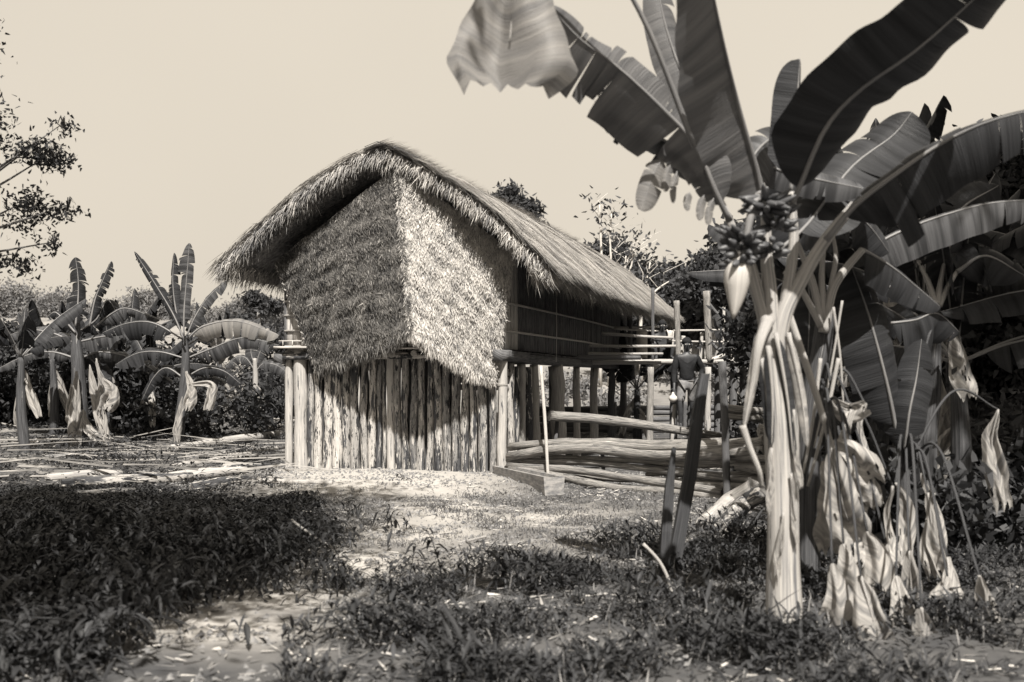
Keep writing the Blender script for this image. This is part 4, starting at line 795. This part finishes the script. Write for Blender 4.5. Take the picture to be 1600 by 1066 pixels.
def tree(base, blobs, n, size, label, seed, mat='tree', tr=.14, bark='bark', name='tree', cat='tree', group=None, limbs=True, clump=.28, sub=26):
    e = empty(name, base, label, cat, group); bpy.context.view_layer.update(); b0 = Vector(base); cx = sum(b[0] for b in blobs)/len(blobs); cy = sum(b[1] for b in blobs)/len(blobs); lowz = min(b[2]-b[3]*.5 for b in blobs)
    m = MB(); fork = Vector((b0.x*.6+cx*.4, b0.y*.6+cy*.4, max(b0.z+.4, lowz)))
    m.tube(smooth([b0-Vector((0,0,.2)), b0.lerp(fork, .4)+Vector((.08,0,0)), b0.lerp(fork, .75), fork]), [tr*1.3, tr, tr*.85, tr*.7], 9, rough=.2, seed=seed)
    if limbs:
        for i, b in enumerate(blobs):
            c = Vector(b[:3]); m.tube(smooth([fork-Vector((0,0,.1)), fork.lerp(c, .4)+Vector((0,0,.15*b[3])), c, c+Vector((0,0,b[3]*.5))]), [tr*.6, tr*.4, tr*.22, tr*.08], 6, rough=.2, seed=i)
            for q in range(4):
                d = Vector((random.uniform(-1,1), random.uniform(-1,1), random.uniform(-.2,.9)))*b[3]*.8; m.tube([c, c+d*.5+Vector((0,0,.1)), c+d], [tr*.2, tr*.12, tr*.04], 5)
    m.build('trunk', M[bark], e); V, T, t = crown(blobs, n, size, seed, clump=clump, sub=sub); fastmesh('crown', V, T, t, M[mat], e); return e
def bl(px, py, Y, rpx): p = at(px, py, Y); return (p.x, p.y, p.z, rpx/F*Y)
# tall tree leaning in at the left edge
tree(G(-7.8, 10.2), [bl(60, 240, 10.5, 36), bl(85, 250, 10.5, 26), bl(-90, 200, 10.2, 90), bl(-100, 60, 10.4, 80), bl(50, 330, 10.5, 40), bl(105, 330, 10.4, 18), bl(100, 200, 10.5, 16), bl(-120, 330, 9.6, 90), bl(85, 385, 10.3, 14), bl(20, 410, 10.3, 26)], 9000, .05, 'tall leafy tree leaning in at the left edge of the view', 501, tr=.05, clump=.19, sub=46)
tree(G(zfix(800, 46), 46), [bl(795, 310, 46, 20), bl(810, 330, 46, 22), bl(785, 345, 46, 22), bl(820, 350, 46, 20)], 5200, .26, 'single round tree showing above the roof slope', 503, tr=.25, clump=.3)
tree(G(zfix(950, 44), 44), [bl(935, 400, 44, 22), bl(955, 395, 44, 26), bl(985, 420, 44, 20), bl(960, 430, 44, 30), bl(920, 420, 44, 22)], 5000, .22, 'open tree with thin pale stems before it, past the end of the roof', 504, tr=.2, clump=.4)
for i, (px, py, Y, rp, n_, lab) in enumerate(((1050, 435, 40, 26, 16000, 'dark bushy tree above the veranda'), (1010, 455, 42, 28, 14000, 'dark tree behind the bare stems'), (1090, 460, 38, 30, 16000, 'dark tree right of the bushy one above the veranda'), (1120, 425, 36, 24, 13000, 'tree touching the fruit bunch of the foreground plant'), (1180, 400, 42, 60, 20000, 'large dark tree behind the fruit bunch'),
        (1290, 360, 40, 80, 9000, 'large tree in the right thicket behind the fan of stalks'), (1420, 330, 38, 90, 10000, 'large tree far right behind the striped leaf'), (1540, 300, 36, 90, 10000, 'tall tree closing the view at the right'), (980, 480, 40, 24, 12000, 'low dark tree by the far eave'))):
    p = at(px, py, Y); tree(G(p.x, Y), [bl(px, py, Y, rp), bl(px-rp*.7, py+rp*.8, Y+1, rp*.85), bl(px+rp*.7, py+rp*.9, Y-1, rp*.85), bl(px, py+rp*1.6, Y, rp*1.0)], n_, .24 if rp < 40 else .34, lab, 510+i, tr=.25, group='trees behind the veranda', clump=.38)
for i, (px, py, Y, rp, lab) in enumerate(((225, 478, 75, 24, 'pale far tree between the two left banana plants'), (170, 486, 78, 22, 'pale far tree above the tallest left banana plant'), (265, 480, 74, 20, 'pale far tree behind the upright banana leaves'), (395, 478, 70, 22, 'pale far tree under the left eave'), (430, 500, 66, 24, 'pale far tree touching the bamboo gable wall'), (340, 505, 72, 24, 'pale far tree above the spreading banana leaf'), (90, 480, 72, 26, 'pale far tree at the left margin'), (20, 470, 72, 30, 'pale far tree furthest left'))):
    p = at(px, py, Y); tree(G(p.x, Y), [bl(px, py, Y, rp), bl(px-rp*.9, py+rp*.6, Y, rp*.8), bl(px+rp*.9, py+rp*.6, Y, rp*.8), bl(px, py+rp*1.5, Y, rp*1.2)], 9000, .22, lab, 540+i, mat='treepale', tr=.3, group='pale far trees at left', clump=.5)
tree(G(zfix(400, 40), 40), [bl(398, 470, 40, 13), bl(425, 478, 40, 12)], 1400, .2, 'small dark tree hanging just below the left eave', 560, tr=.1, clump=.25)
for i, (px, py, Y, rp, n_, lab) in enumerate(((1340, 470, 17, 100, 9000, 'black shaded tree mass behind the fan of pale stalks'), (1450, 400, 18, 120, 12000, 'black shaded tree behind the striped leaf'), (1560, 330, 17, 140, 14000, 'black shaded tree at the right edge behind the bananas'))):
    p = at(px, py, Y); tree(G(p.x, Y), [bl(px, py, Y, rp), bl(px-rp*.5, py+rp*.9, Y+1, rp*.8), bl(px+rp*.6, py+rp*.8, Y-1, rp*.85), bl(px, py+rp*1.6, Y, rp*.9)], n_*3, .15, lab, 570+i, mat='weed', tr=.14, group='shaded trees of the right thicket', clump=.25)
# tree behind and left of the photographer: added out of view, crown placed to shade the near left ground
tree(G(-3.9, 1.2), [(x+.2, y+.9, z, q) for x, y, z, q in [(-2.2, 3.2, 5.6, 1.2), (-3.6, 4.6, 5.9, 1.4), (-1.9, 5.4, 5.9, 1.0), (-4.8, 3.0, 5.8, 1.4), (-3.0, 6.6, 6.6, 1.2), (-4.8, 6.2, 6.4, 1.5), (-3.0, 1.6, 5.2, 1.2), (-1.7, 7.2, 7.0, .8), (-5.9, 4.4, 5.6, 1.3), (-1.7, 2.2, 5.2, .8)]], 22000, .12, 'broad tree left of the viewpoint whose crown shades the near left weeds', 505, tr=.2, clump=.50)
tree(G(9.5, 5.5), [(5.2, 7.0, 8.6, 1.5), (6.6, 6.0, 9.2, 1.7), (8.0, 7.4, 9.0, 1.9), (6.3, 8.6, 9.4, 1.6), (8.2, 9.6, 9.8, 1.9), (6.5, 10.8, 10.4, 1.7), (9.6, 8.4, 9.0, 1.9), (5.0, 4.9, 8.4, 1.2), (7.6, 4.4, 8.6, 1.6), (8.8, 11.6, 10.6, 1.8)], 60000, .16, 'tall tree outside the right edge whose crown shades the thicket', 506, tr=.26, clump=.3)  # added out of view so that its crown shades the right thicket
# bare pale stems beyond the roof
for i, (pl, lab) in enumerate((([(952,480),(955,420),(953,372),(956,330)], 'straight bare stem second from the left past the roof'), ([(938,470),(940,410),(938,360),(937,320)], 'straightest bare stem nearest the roof ridge'), ([(975,480),(970,440),(985,420),(990,390)], 'kinked bare stem in the middle of the stems'), ([(985,482),(1000,460),(1010,440),(1016,410)], 'bare stem leaning right above the far eave'), ([(1002,490),(1015,465),(1030,450),(1045,440)], 'lowest bare stem, spreading right above the far eave'), ([(960,470),(965,440),(975,425),(978,400)], 'short bare stem left of the kinked one'))):
    Y = 36; o = MB(); e = empty('bare_tree', G(at(pl[0][0], 0, Y).x, Y), lab, 'tree', 'bare stems beyond the roof'); bpy.context.view_layer.update()
    c = [G(at(pl[0][0], 0, Y).x, Y)]+ppts(pl, Y); o.tube(spline(c, 16), list(np.linspace(.07, .02, 16)), 6, rough=.1)
    for k in range(4):
        b = Vector(c[2]).lerp(Vector(c[-1]), k/4); o.tube([b, b+Vector((random.uniform(-.4,.5),0,.45)), b+Vector((random.uniform(-.9,1.1),0,.9))], [.018, .012, .006], 5)
    o.build('trunk', M['palebark'], e)
    V, T, t = crown([(c[-1].x, Y, c[-1].z, .5), (c[-1].x+.5, Y, c[-1].z-.6, .4)], 60, .2, 600+i, clump=.5); fastmesh('crown', V, T, t, M['tree'], e)

def scatter(name, label, cat, mat, n, region, fn, seed, **k):
    r = np.random.default_rng(seed); X = []; Yv = []
    while sum(len(a) for a in X) < n:
        x, y, d = region(r, n); keep = r.random(len(x)) < d; X.append(x[keep]); Yv.append(y[keep])
    x = np.concatenate(X)[:n]; y = np.concatenate(Yv)[:n]
    V, T, t = fn(r, x, y); o = fastmesh(name, V, T, t, M[mat]); tag(o, label, cat, kind='stuff'); return o
def pxr(x0, x1, y0, y1, dens):   # sample ground uniformly inside a photo rectangle, kept by a density mask of (px, py)
    def f(r, n):
        Ya, Yb = EYE*F/(y1-HZ), EYE*F/(y0-HZ); Y = np.sqrt(r.uniform(Ya**2, Yb**2, n)); px = r.uniform(x0, x1, n); py = HZ+EYE*F/Y
        return (px-800)/F*Y, Y, dens(px, py, (px-800)/F*Y, Y)
    return f
def E(px, py, cx, cy, rx, ry): return np.clip(1.5-1.5*(((px-cx)/rx)**2+((py-cy)/ry)**2)**.5*1.0, 0, 1)
# dark weeds, lower left
def d_weeds(px, py, x, y):
    m = np.maximum.reduce([E(px, py, 200, 880, 320, 95), E(px, py, 60, 975, 260, 140), E(px, py, 410, 855, 160, 66), E(px, py, 60, 820, 200, 50), E(px, py, 150, 788, 300, 34), E(px, py, 430, 792, 90, 16)*.7])
    return np.clip(m*1.5+.35*snoise(x, y, 1.7, 8)+.2*snoise(x, y, 5, 8)-.18, 0, 1)
def f_weeds(r, x, y):
    n = len(x); py = HZ+EYE*F/y; h = r.random(n)**.8*np.clip(.30+.20*snoise(x, y, 1.1, 5)+.12*snoise(x, y, 3.3, 2), .05, .6)*np.clip((py-755)/110, .2, 1); z = gz(x, y)+h
    a = r.uniform(0, 6.28, n); D = np.stack([np.cos(a), np.sin(a), r.uniform(-1, .7, n)], 1)
    return blades(np.stack([x, y, z], 1), D, r.uniform(.04, .17, n)*r.uniform(.5, 1, n)*np.where(r.random(n) < .07, 2.0, 1)*np.clip(1+.5*snoise(x, y, 1.3, 11), .5, 1.6), r.uniform(.012, .042, n), r.uniform(.1, .9, n), np.clip(.35+.28*r.normal(size=n)+.2*(r.random(n) < .08), 0, 1))
scatter('weeds', 'dense dark leafy weeds over the lower left ground', 'weeds', 'weed', 46000, pxr(-60, 640, 752, 1120, d_weeds), f_weeds, 1)
# foreground weeds
def d_fore(px, py, x, y):
    m = np.maximum.reduce([E(px, py, 680, 915, 120, 36), E(px, py, 860, 905, 170, 40), E(px, py, 1010, 890, 150, 56), E(px, py, 1150, 870, 110, 66), E(px, py, 820, 1020, 480, 70), E(px, py, 900, 1075, 700, 50), E(px, py, 520, 915, 60, 24)*.7, E(px, py, 1450, 860, 260, 120), E(px, py, 1300, 990, 400, 100), E(px, py, 560, 1010, 160, 50)])
    return np.clip(m*1.3, 0, 1)*(.10+.90*(snoise(x, y, 2.4, 2)+.5*snoise(x, y, 6, 3) > .05))
def f_fore(r, x, y):
    n = len(x); h = r.random(n)*np.clip(.13+.12*snoise(x, y, 2.0, 6), .02, .28); z = gz(x, y)+h; a = r.uniform(0, 6.28, n); D = np.stack([np.cos(a)*.7, np.sin(a)*.7, r.uniform(.1, 1.2, n)], 1)
    return blades(np.stack([x, y, z], 1), D, r.uniform(.03, .13, n)*np.where(r.random(n) < .06, 2.2, 1)*np.clip(1+.6*snoise(x, y, 2.1, 11), .45, 1.7), r.uniform(.006, .03, n), r.uniform(.1, .6, n), np.clip(.42+.3*r.normal(size=n)+.4*(r.random(n) < .10), 0, 1))
scatter('foreground_weeds', 'broad leaved weeds and litter across the near ground', 'weeds', 'weed', 34000, pxr(440, 1640, 800, 1130, d_fore), f_fore, 2)
def d_stalk(px, py, x, y): return np.clip(d_fore(px, py, x, y), 0, 1)
def f_stalk(r, x, y):
    n = len(x); D = np.stack([r.normal(0, .45, n), r.normal(0, .45, n), np.ones(n)], 1); Pp = np.stack([x, y, gz(x, y)-.01], 1)
    return blades(Pp, D, r.uniform(.08, .26, n), r.uniform(.005, .012, n), r.uniform(.1, .6, n), np.clip(.55+.3*r.normal(size=n), 0, 1))
def f_back(r, x, y):
    n = len(x); h = r.random(n)*np.clip(.25+.25*snoise(x, y, .9, 3), .02, .6)*np.clip((y-13)/8, .25, 1); a = r.uniform(0, 6.28, n)
    return blades(np.stack([x, y, gz(x, y)+h], 1), np.stack([np.cos(a), np.sin(a), r.uniform(-.6, .8, n)], 1), r.uniform(.05, .2, n), r.uniform(.015, .05, n), r.uniform(.1, .6, n), np.clip(.4+.3*r.normal(size=n)+.4*(r.random(n) < .12), 0, 1))
scatter('low_undergrowth', 'dark low undergrowth between the banana plants and the felled logs', 'undergrowth', 'weed', 30000, pxr(-80, 430, 655, 770, lambda px, py, x, y: .15+.85*(snoise(x, y, 1.3, 2)+.4*snoise(x, y, 4, 2) > -.1)), f_back, 12)
def f_twigs(r, x, y):
    n = len(x); a = r.normal(0, .5, n)+np.pi*(r.random(n) < .5); D = np.stack([np.cos(a), np.sin(a), r.normal(0, .08, n)], 1)
    return straws(np.stack([x, y, gz(x, y)+r.uniform(.02, .25, n)], 1), D, np.tile([0, -.5, 1.], (n, 1)), r.uniform(.3, 1.9, n), r.uniform(.015, .07, n), 0, r.random(n)*.8)
scatter('brushwood', 'scattered cut branches and brushwood behind the felled logs at left', 'brushwood', 'strawdark', 1400, pxr(-80, 470, 640, 768, lambda px, py, x, y: .3+.7*(snoise(x, y, .8, 1) > 0)), f_twigs, 13)
scatter('tall_grass', 'tall grass blades and dry stalks among the near weeds', 'grass', 'grass', 4200, pxr(440, 1640, 810, 1130, d_stalk), f_stalk, 3)
# short grass in patches
def d_grass(px, py, x, y):
    m = np.maximum.reduce([E(px, py, 720, 790, 110, 22), E(px, py, 880, 800, 230, 40), E(px, py, 1000, 800, 180, 40), E(px, py, 960, 850, 260, 45), E(px, py, 540, 805, 90, 34), E(px, py, 600, 850, 90, 20)*.8, E(px, py, 480, 775, 70, 12)*.6, E(px, py, 760, 925, 330, 50), E(px, py, 700, 845, 200, 20)*.3, E(px, py, 350, 700, 300, 45)])
    bare = E(px, py, 600, 758, 210, 20)
    return np.clip(m*1.2*(.18+.82*(snoise(x, y, 2.7, 1)+.4*snoise(x, y, 7, 3) > -.05))*(1-bare), 0, 1)
def f_grass(r, x, y):
    n = len(x); D = np.stack([r.normal(0, .6, n), r.normal(0, .6, n), np.ones(n)], 1); Pp = np.stack([x, y, gz(x, y)-.01], 1); cl = snoise(x, y, 3.3, 7)
    return straws(Pp, D, r.normal(size=(n, 3)), r.uniform(.03, .10, n)*(1+.5*cl), r.uniform(.005, .011, n)*(y/11), 0, np.clip(.35+.25*r.normal(size=n)-.1*cl, 0, 1), bend=.3)
scatter('grass', 'short patchy grass between the path and the log fence', 'grass', 'grass', 60000, pxr(300, 1200, 690, 980, d_grass), f_grass, 4)
# thin litter over bare ground
def f_litter(r, x, y):
    n = len(x); a = r.uniform(0, 6.28, n); D = np.stack([np.cos(a), np.sin(a), r.normal(0, .12, n)], 1); Pp = np.stack([x, y, gz(x, y)+.025], 1)
    return straws(Pp, D, np.tile([0, 0, 1.], (n, 1))+r.normal(0, .3, (n, 3)), r.uniform(.03, .14, n), r.uniform(.006, .02, n), 0, np.clip(r.random(n)**1.3, 0, 1))
def f_clods(r, x, y):
    n = len(x); c = np.stack([x, y, gz(x, y)+.004], 1); q = np.array([[1,0,0],[-.5,.87,0],[-.5,-.87,0],[0,0,.8]]); sz = r.uniform(.006, .03, n)[:, None, None]*r.uniform(.6, 1.3, (n, 4, 1))
    V = (c[:, None, :]+q[None]*sz+r.normal(0, .004, (n, 4, 3))).reshape(-1, 3); i = np.arange(n)[:, None]*4
    return V, np.concatenate([i+[0,1,3], i+[1,2,3], i+[2,0,3]], 1).reshape(-1, 3), np.repeat(r.random(n), 4)
scatter('clods', 'small clods and pebbles strewn on the bare earth', 'pebbles', 'thatchbed', 16000, pxr(200, 1300, 735, 1100, lambda px, py, x, y: .2+.8*(snoise(x, y, 2, 4) > 0)), f_clods, 6)
scatter('leaf_litter', 'scattered dry leaves and straw bits on the earth', 'leaf litter', 'straw', 17000, pxr(0, 1640, 690, 1100, lambda px, py, x, y: .25+.75*(snoise(x, y, 1.5, 4) > 0)-.9*E(px, py, 600, 757, 200, 18)), f_litter, 5)
# undergrowth at mid distance left and behind, right thicket floor
def bush(label, spec, n, size, seed, mat='weed', name='undergrowth'):
    V, T, t = crown(spec, n, size, seed, clump=.3); o = fastmesh(name, V, T, t, M[mat]); tag(o, label, 'undergrowth', kind='stuff')
sp = []; rr = random.Random(5)
for k in range(85):
    px = rr.uniform(-60, 440); Y = rr.uniform(26, 33)
    if 320 < px < 410 and rr.random() < .8: continue
    q = G(zfix(px, Y), Y); sp.append((q.x, Y, q.z+rr.uniform(.1, 1.9 if px < 230 else 1.2), rr.uniform(.5, 1.0)))
bush('dark mass of undergrowth behind the left banana plants', sp, 60000, .17, 31)
sp = []
for k in range(46):
    x = rr.uniform(3.8, 12); Y = rr.uniform(11, 26); x = max(x, Y*.26); q = G(x, Y); sp.append((x, Y, q.z+rr.uniform(.1, 2.4 if Y > 15 else 1.4), rr.uniform(.5, 1.1)))
for k in range(26):
    px = rr.uniform(1330, 1700); Y = rr.uniform(8.8, 12.5); q = G(zfix(px, Y), Y); sp.append((q.x, Y, q.z+rr.uniform(.1, .9), rr.uniform(.25, .5)))
bush('dark thicket undergrowth at the right behind the banana plants', sp, 110000, .13, 32)
sp = []
for k in range(40):
    px = rr.uniform(380, 1250); Y = rr.uniform(44, 60); q = G(zfix(px, Y), Y); sp.append((q.x, Y, q.z+rr.uniform(.2, 2.4), rr.uniform(.7, 1.4)))
bush('far wood edge beyond the clearing behind the house', sp, 30000, .3, 33, mat='tree')
sp = []
for k in range(26):
    px = rr.uniform(840, 1220); Y = rr.uniform(31, 40); q = G(zfix(px, Y), Y); sp.append((q.x, Y, q.z+rr.uniform(.0, .5), rr.uniform(.25, .6)))
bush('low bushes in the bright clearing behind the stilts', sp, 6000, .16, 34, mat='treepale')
sp = []
for k in range(70):
    a = k/70*2*math.pi; Rr = 150+rr.uniform(-15, 25); x, y = Rr*math.sin(a), Rr*math.cos(a); y0 = max(-60, y); sp.append((x, y, float(gz(x, min(y, 88)))+rr.uniform(-5, -1), rr.uniform(6, 8)))
bush('distant forest all round the clearing', sp, 90000, .8, 35, mat='tree', name='far_forest')
sp = []
for k in range(44): px = rr.uniform(-100, 620); Y = rr.uniform(64, 90); q = G(zfix(px, Y), Y); sp.append((q.x, Y, q.z+rr.uniform(-2.5, -.2), rr.uniform(1.2, 2.4)))
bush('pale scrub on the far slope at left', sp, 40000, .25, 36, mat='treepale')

# sprigs in the foreground
for i, (px, py, hgt, lab) in enumerate(((492, 925, .30, 'leafy sprig at the end of the bare path, leftmost'), (527, 928, .36, 'taller leafy sprig beside the leftmost one'), (640, 920, .34, 'curling dark sprig left of the path fork'), (690, 915, .42, 'tallest sprig with a pointed tip near the path'), (775, 925, .3, 'dark sprig in the middle foreground'), (838, 935, .28, 'dark broad sprig right of the middle'), (905, 945, .30, 'sprig before the dark stakes'), (985, 930, .34, 'sprig left of the short dark stake'), (300, 960, .22, 'sprig at the lower edge of the dark weeds'), (1100, 950, .3, 'sprig between the stakes and the banana stem'))):
    b = gpx(px, py); e = empty('weed_sprig', b, lab, 'plant', 'foreground sprigs'); bpy.context.view_layer.update(); m = MB(); lean = random.uniform(-.12, .12)
    c = [b+Vector((lean*t*t*hgt*3, 0, hgt*t)) for t in np.linspace(0, 1, 6)]; m.tube(c, [.006, .006, .005, .004, .003, .002], 5); m.build('stem', M['weed'], e)
    n = 15; tt = np.linspace(.25, 1, n); Pp = np.array([tuple(b+Vector((lean*t*t*hgt*3, 0, hgt*t))) for t in tt]); a = np.arange(n)*2.4+i
    D = np.stack([np.cos(a), np.sin(a)*.8, .5+.3*np.sin(a*3)], 1); V, T, t = blades(Pp, D, RNG.uniform(.09, .16, n), RNG.uniform(.025, .04, n), RNG.uniform(.5, 1.2, n), np.full(n, .15)); fastmesh('leaves', V, T, t, M['weed'], e)

# ------------------------------------------------------------------ people
def skin_mesh(name, J, edges, root, mat, parent, sub=2):
    keys = list(J); me = bpy.data.meshes.new(name); me.from_pydata([J[k][0] for k in keys], [(keys.index(a), keys.index(b)) for a, b in edges], [])
    o = bpy.data.objects.new(name+'_tmp', me); COL.objects.link(o); sk = o.modifiers.new('s', 'SKIN'); sk.use_smooth_shade = True; sk.branch_smoothing = .3
    for i, k in enumerate(keys):
        r = J[k][1]; me.skin_vertices[0].data[i].radius = r if isinstance(r, tuple) else (r, r); me.skin_vertices[0].data[i].use_root = (k == root)
    sb = o.modifiers.new('b', 'SUBSURF'); sb.levels = sub; bpy.context.view_layer.update()
    dg = bpy.context.evaluated_depsgraph_get(); nm = bpy.data.meshes.new_from_object(o.evaluated_get(dg)); bpy.data.objects.remove(o); nm.materials.clear(); nm.materials.append(M[mat]); nm.name = name
    nm.polygons.foreach_set('use_smooth', [True]*len(nm.polygons)); return link(name, nm, parent)
def person(loc, pose, label, shirt='shirt', trousers='trousers', bare_shirt=False):
    e = empty('person', loc, label, 'person'); bpy.context.view_layer.update(); L = Vector(loc)
    J = {k: (tuple(L+Vector(p)), r) for k, (p, r) in pose.items()}
    ed = [('pelvis','belly'),('belly','chest'),('chest','neck'),('neck','jaw'),('jaw','skull'),('skull','crown')]
    for s in 'LR':
        ed += [('pelvis','hip'+s),('hip'+s,'knee'+s),('knee'+s,'ankle'+s),('ankle'+s,'toe'+s),('chest','sh'+s),('sh'+s,'elbow'+s),('elbow'+s,'wrist'+s),('wrist'+s,'palm'+s)]
        pw = Vector(J['palm'+s][0]); d = (pw-Vector(J['wrist'+s][0])).normalized(); side = Vector((1,0,0)) if abs(d.x) < .7 else Vector((0,0,1))
        for f in range(4):
            q = pw+side*(f-1.5)*.02; k1, k2 = f'f{s}{f}a', f'f{s}{f}b'; J[k1] = (tuple(q+d*.045+Vector((0,-.008,0))), .0085); J[k2] = (tuple(q+d*(.072+.006*(f in (1,2)))+Vector((0,-.022,0))), .007); ed += [('palm'+s, k1), (k1, k2)]
        k1, k2 = f't{s}a', f't{s}b'; base = Vector(J['wrist'+s][0]).lerp(pw, .5); sd = side*(-1 if s == 'L' else 1); J[k1] = (tuple(base+sd*.04+d*.02), .010); J[k2] = (tuple(base+sd*.052+d*.045), .008); ed += [('palm'+s, k1), (k1, k2)]
    skin_mesh('body', J, ed, 'pelvis', 'skin', e)
    jaw = Vector(J['jaw'][0]); sk = Vector(J['skull'][0])
    m = MB(); m.tube([jaw.lerp(sk, .75)+Vector((0,-.085,.01)), jaw.lerp(sk, .45)+Vector((0,-.115,0)), jaw.lerp(sk, .38)+Vector((0,-.09,0))], [.008, .016, .008], 7); m.build('nose', M['skin'], e)
    for sx in (-1, 1):
        m = MB(); c = jaw.lerp(sk, .72)+Vector((sx*.034, -.086, .0)); m.tube([c+Vector((-.013,0,0)), c+Vector((-.006,-.005,0)), c+Vector((.006,-.005,0)), c+Vector((.013,0,0))], [.002, .008, .008, .002], 7); m.build('eye', M['cloth'], e)
        m = MB(); c = jaw.lerp(sk, .6)+Vector((sx*.088, 0, 0)); m.tube([c+Vector((0,0,-.03)), c+Vector((sx*.012,.005,0)), c+Vector((0,0,.03))], [.007, .014, .008], 7); m.build('ear', M['skin'], e)
    m = MB(); c = jaw.lerp(sk, .05); m.tube([c+Vector((-.026,-.083,.0)), c+Vector((0,-.095,0)), c+Vector((.026,-.083,.0))], [.003, .008, .003], 6); m.build('mouth', M['hair'], e)
    m = MB(); n = 8; V = []; Fc = []; c = sk+Vector((0, .012, .01))
    for i in range(n+1):
        ph = math.pi*.58*i/n
        for k in range(14):
            th = 2*math.pi*k/14; r_ = math.sin(ph); fr = 1.0 if math.sin(th) > -.3 else .93
            V.append(c+Vector((.094*r_*math.cos(th), .108*r_*math.sin(th)*fr, .108*math.cos(ph)+(.03 if math.sin(th) < -.3 and i > 5 else 0))))
    for i in range(n):
        for k in range(14): a = i*14+k; b = i*14+(k+1) % 14; Fc.append((a, b, b+14, a+14))
    m.add(V, Fc); m.build('hair', M['hair'], e)
    if not bare_shirt:
        S_ = {k: (J[k][0], J[k][1]) for k in ('pelvis','belly','chest','shL','shR','elbowL','elbowR','wristL','wristR')}
        up = lambda r, g: (r[0]+g, r[1]+g) if isinstance(r, tuple) else r+g
        S_ = {k: (tuple(Vector(v)), up(r, .022 if k in ('pelvis','belly','chest') else .016)) for k, (v, r) in S_.items()}
        for s in 'LR': S_['wrist'+s] = (tuple(Vector(S_['elbow'+s][0]).lerp(Vector(S_['wrist'+s][0]), .9)), .042)
        p0 = Vector(S_['pelvis'][0])+Vector((0,0,-.05)); S_['pelvis'] = (tuple(p0), up(J['pelvis'][1], .03))
        skin_mesh('shirt', S_, [('pelvis','belly'),('belly','chest'),('chest','shL'),('chest','shR'),('shL','elbowL'),('shR','elbowR'),('elbowL','wristL'),('elbowR','wristR')], 'pelvis', shirt, e)
    T_ = {'pelvis': (J['pelvis'][0], (.15, .115))}
    ed = []
    for s in 'LR':
        T_['hip'+s] = (J['hip'+s][0], .105); T_['knee'+s] = (tuple(Vector(J['hip'+s][0]).lerp(Vector(J['knee'+s][0]), .98)), .088); ed += [('pelvis','hip'+s), ('hip'+s,'knee'+s)]
    skin_mesh('trousers', T_, ed, 'pelvis', trousers, e); return e
stand = {'pelvis': ((0,0,.88), (.125, .095)), 'belly': ((0,0,1.05), (.125, .09)), 'chest': ((.0,-.0,1.27), (.15, .10)), 'neck': ((0,-.0,1.42), .052), 'jaw': ((0,-.025,1.49), (.062, .075)), 'skull': ((0,-.005,1.57), (.078, .092)), 'crown': ((0,.005,1.635), .05),
 'hipL': ((-.095,0,.82), .088), 'kneeL': ((-.125,-.06,.46), .06), 'ankleL': ((-.11,.02,.08), .04), 'toeL': ((-.13,-.13,.03), .032), 'hipR': ((.095,0,.82), .088), 'kneeR': ((.11,-.01,.46), .06), 'ankleR': ((.09,.03,.08), .04), 'toeR': ((.12,-.12,.03), .032),
 'shL': ((-.18,0,1.33), .058), 'elbowL': ((-.24,-.02,1.04), .043), 'wristL': ((-.25,-.13,.80), .03), 'palmL': ((-.255,-.16,.72), (.036, .022)), 'shR': ((.18,0,1.33), .058), 'elbowR': ((.30,.05,1.08), .043), 'wristR': ((.22,-.08,.93), .03), 'palmR': ((.16,-.11,.90), (.036, .022))}
man = at(1073, 671, 19.0)
person(man, stand, 'man in a dark jacket and light knee trousers standing on the long pole')
gm = MB(); c = man+Vector((-.28,-.19,.58)); pr = [(0,-.085,.02),(0,-.06,.06),(0,-.02,.08),(0,.02,.07),(0,.05,.035),(0,.08,.025),(0,.10,.018)]
gm.tube([c+Vector((0,0,z)) for _, z, r in pr], [r for *_, r in pr], 12); tag(gm.build('gourd', M['gourd']), 'round pale gourd hanging from the standing man hand', 'gourd')
sit = {'pelvis': ((0,0,.14), (.125, .10)), 'belly': ((0,-.02,.30), (.12, .09)), 'chest': ((0,-.05,.50), (.145, .10)), 'neck': ((0,-.07,.63), .05), 'jaw': ((0,-.10,.70), (.062, .074)), 'skull': ((0,-.08,.78), (.078, .092)), 'crown': ((0,-.07,.845), .05),
 'hipL': ((-.10,-.03,.14), .085), 'kneeL': ((-.22,-.35,.40), .058), 'ankleL': ((-.16,-.30,.06), .04), 'toeL': ((-.19,-.45,.03), .032), 'hipR': ((.10,-.03,.14), .085), 'kneeR': ((.22,-.35,.40), .058), 'ankleR': ((.16,-.30,.06), .04), 'toeR': ((.19,-.45,.03), .032),
 'shL': ((-.17,-.05,.55), .055), 'elbowL': ((-.25,-.24,.40), .042), 'wristL': ((-.15,-.40,.44), .03), 'palmL': ((-.09,-.43,.43), (.036, .022)), 'shR': ((.17,-.05,.55), .055), 'elbowR': ((.25,-.24,.42), .042), 'wristR': ((.14,-.42,.40), .03), 'palmR': ((.07,-.45,.39), (.036, .022))}
p2 = at(1034, 565, 23); p2.z = at(0, 566, 22).z+.06
person(p2, sit, 'person squatting behind the veranda rails, pale cloth on one shoulder', bare_shirt=True, trousers='shirt')
m = MB(); V = []; Fc = []
for i in range(9):
    for j in range(6):
        u, v = i/8, j/5; V.append(p2+Vector((.09+.11*v+.02*math.sin(u*7), -.19+.30*abs(u-.35)*(u > .35)-.0*(u), .66-.02*v-.34*max(0, .5-u)*1.2-.55*max(0, u-.75)+.02*math.sin(v*9))))
for i in range(8):
    for j in range(5): a = i*6+j; Fc.append((a, a+1, a+7, a+6))
m.add(V, Fc); cl = m.build('shoulder_cloth', M['cloth']); cl.modifiers.new('s', 'SOLIDIFY').thickness = .012; tag(cl, 'pale cloth over the squatting person shoulder', 'cloth')
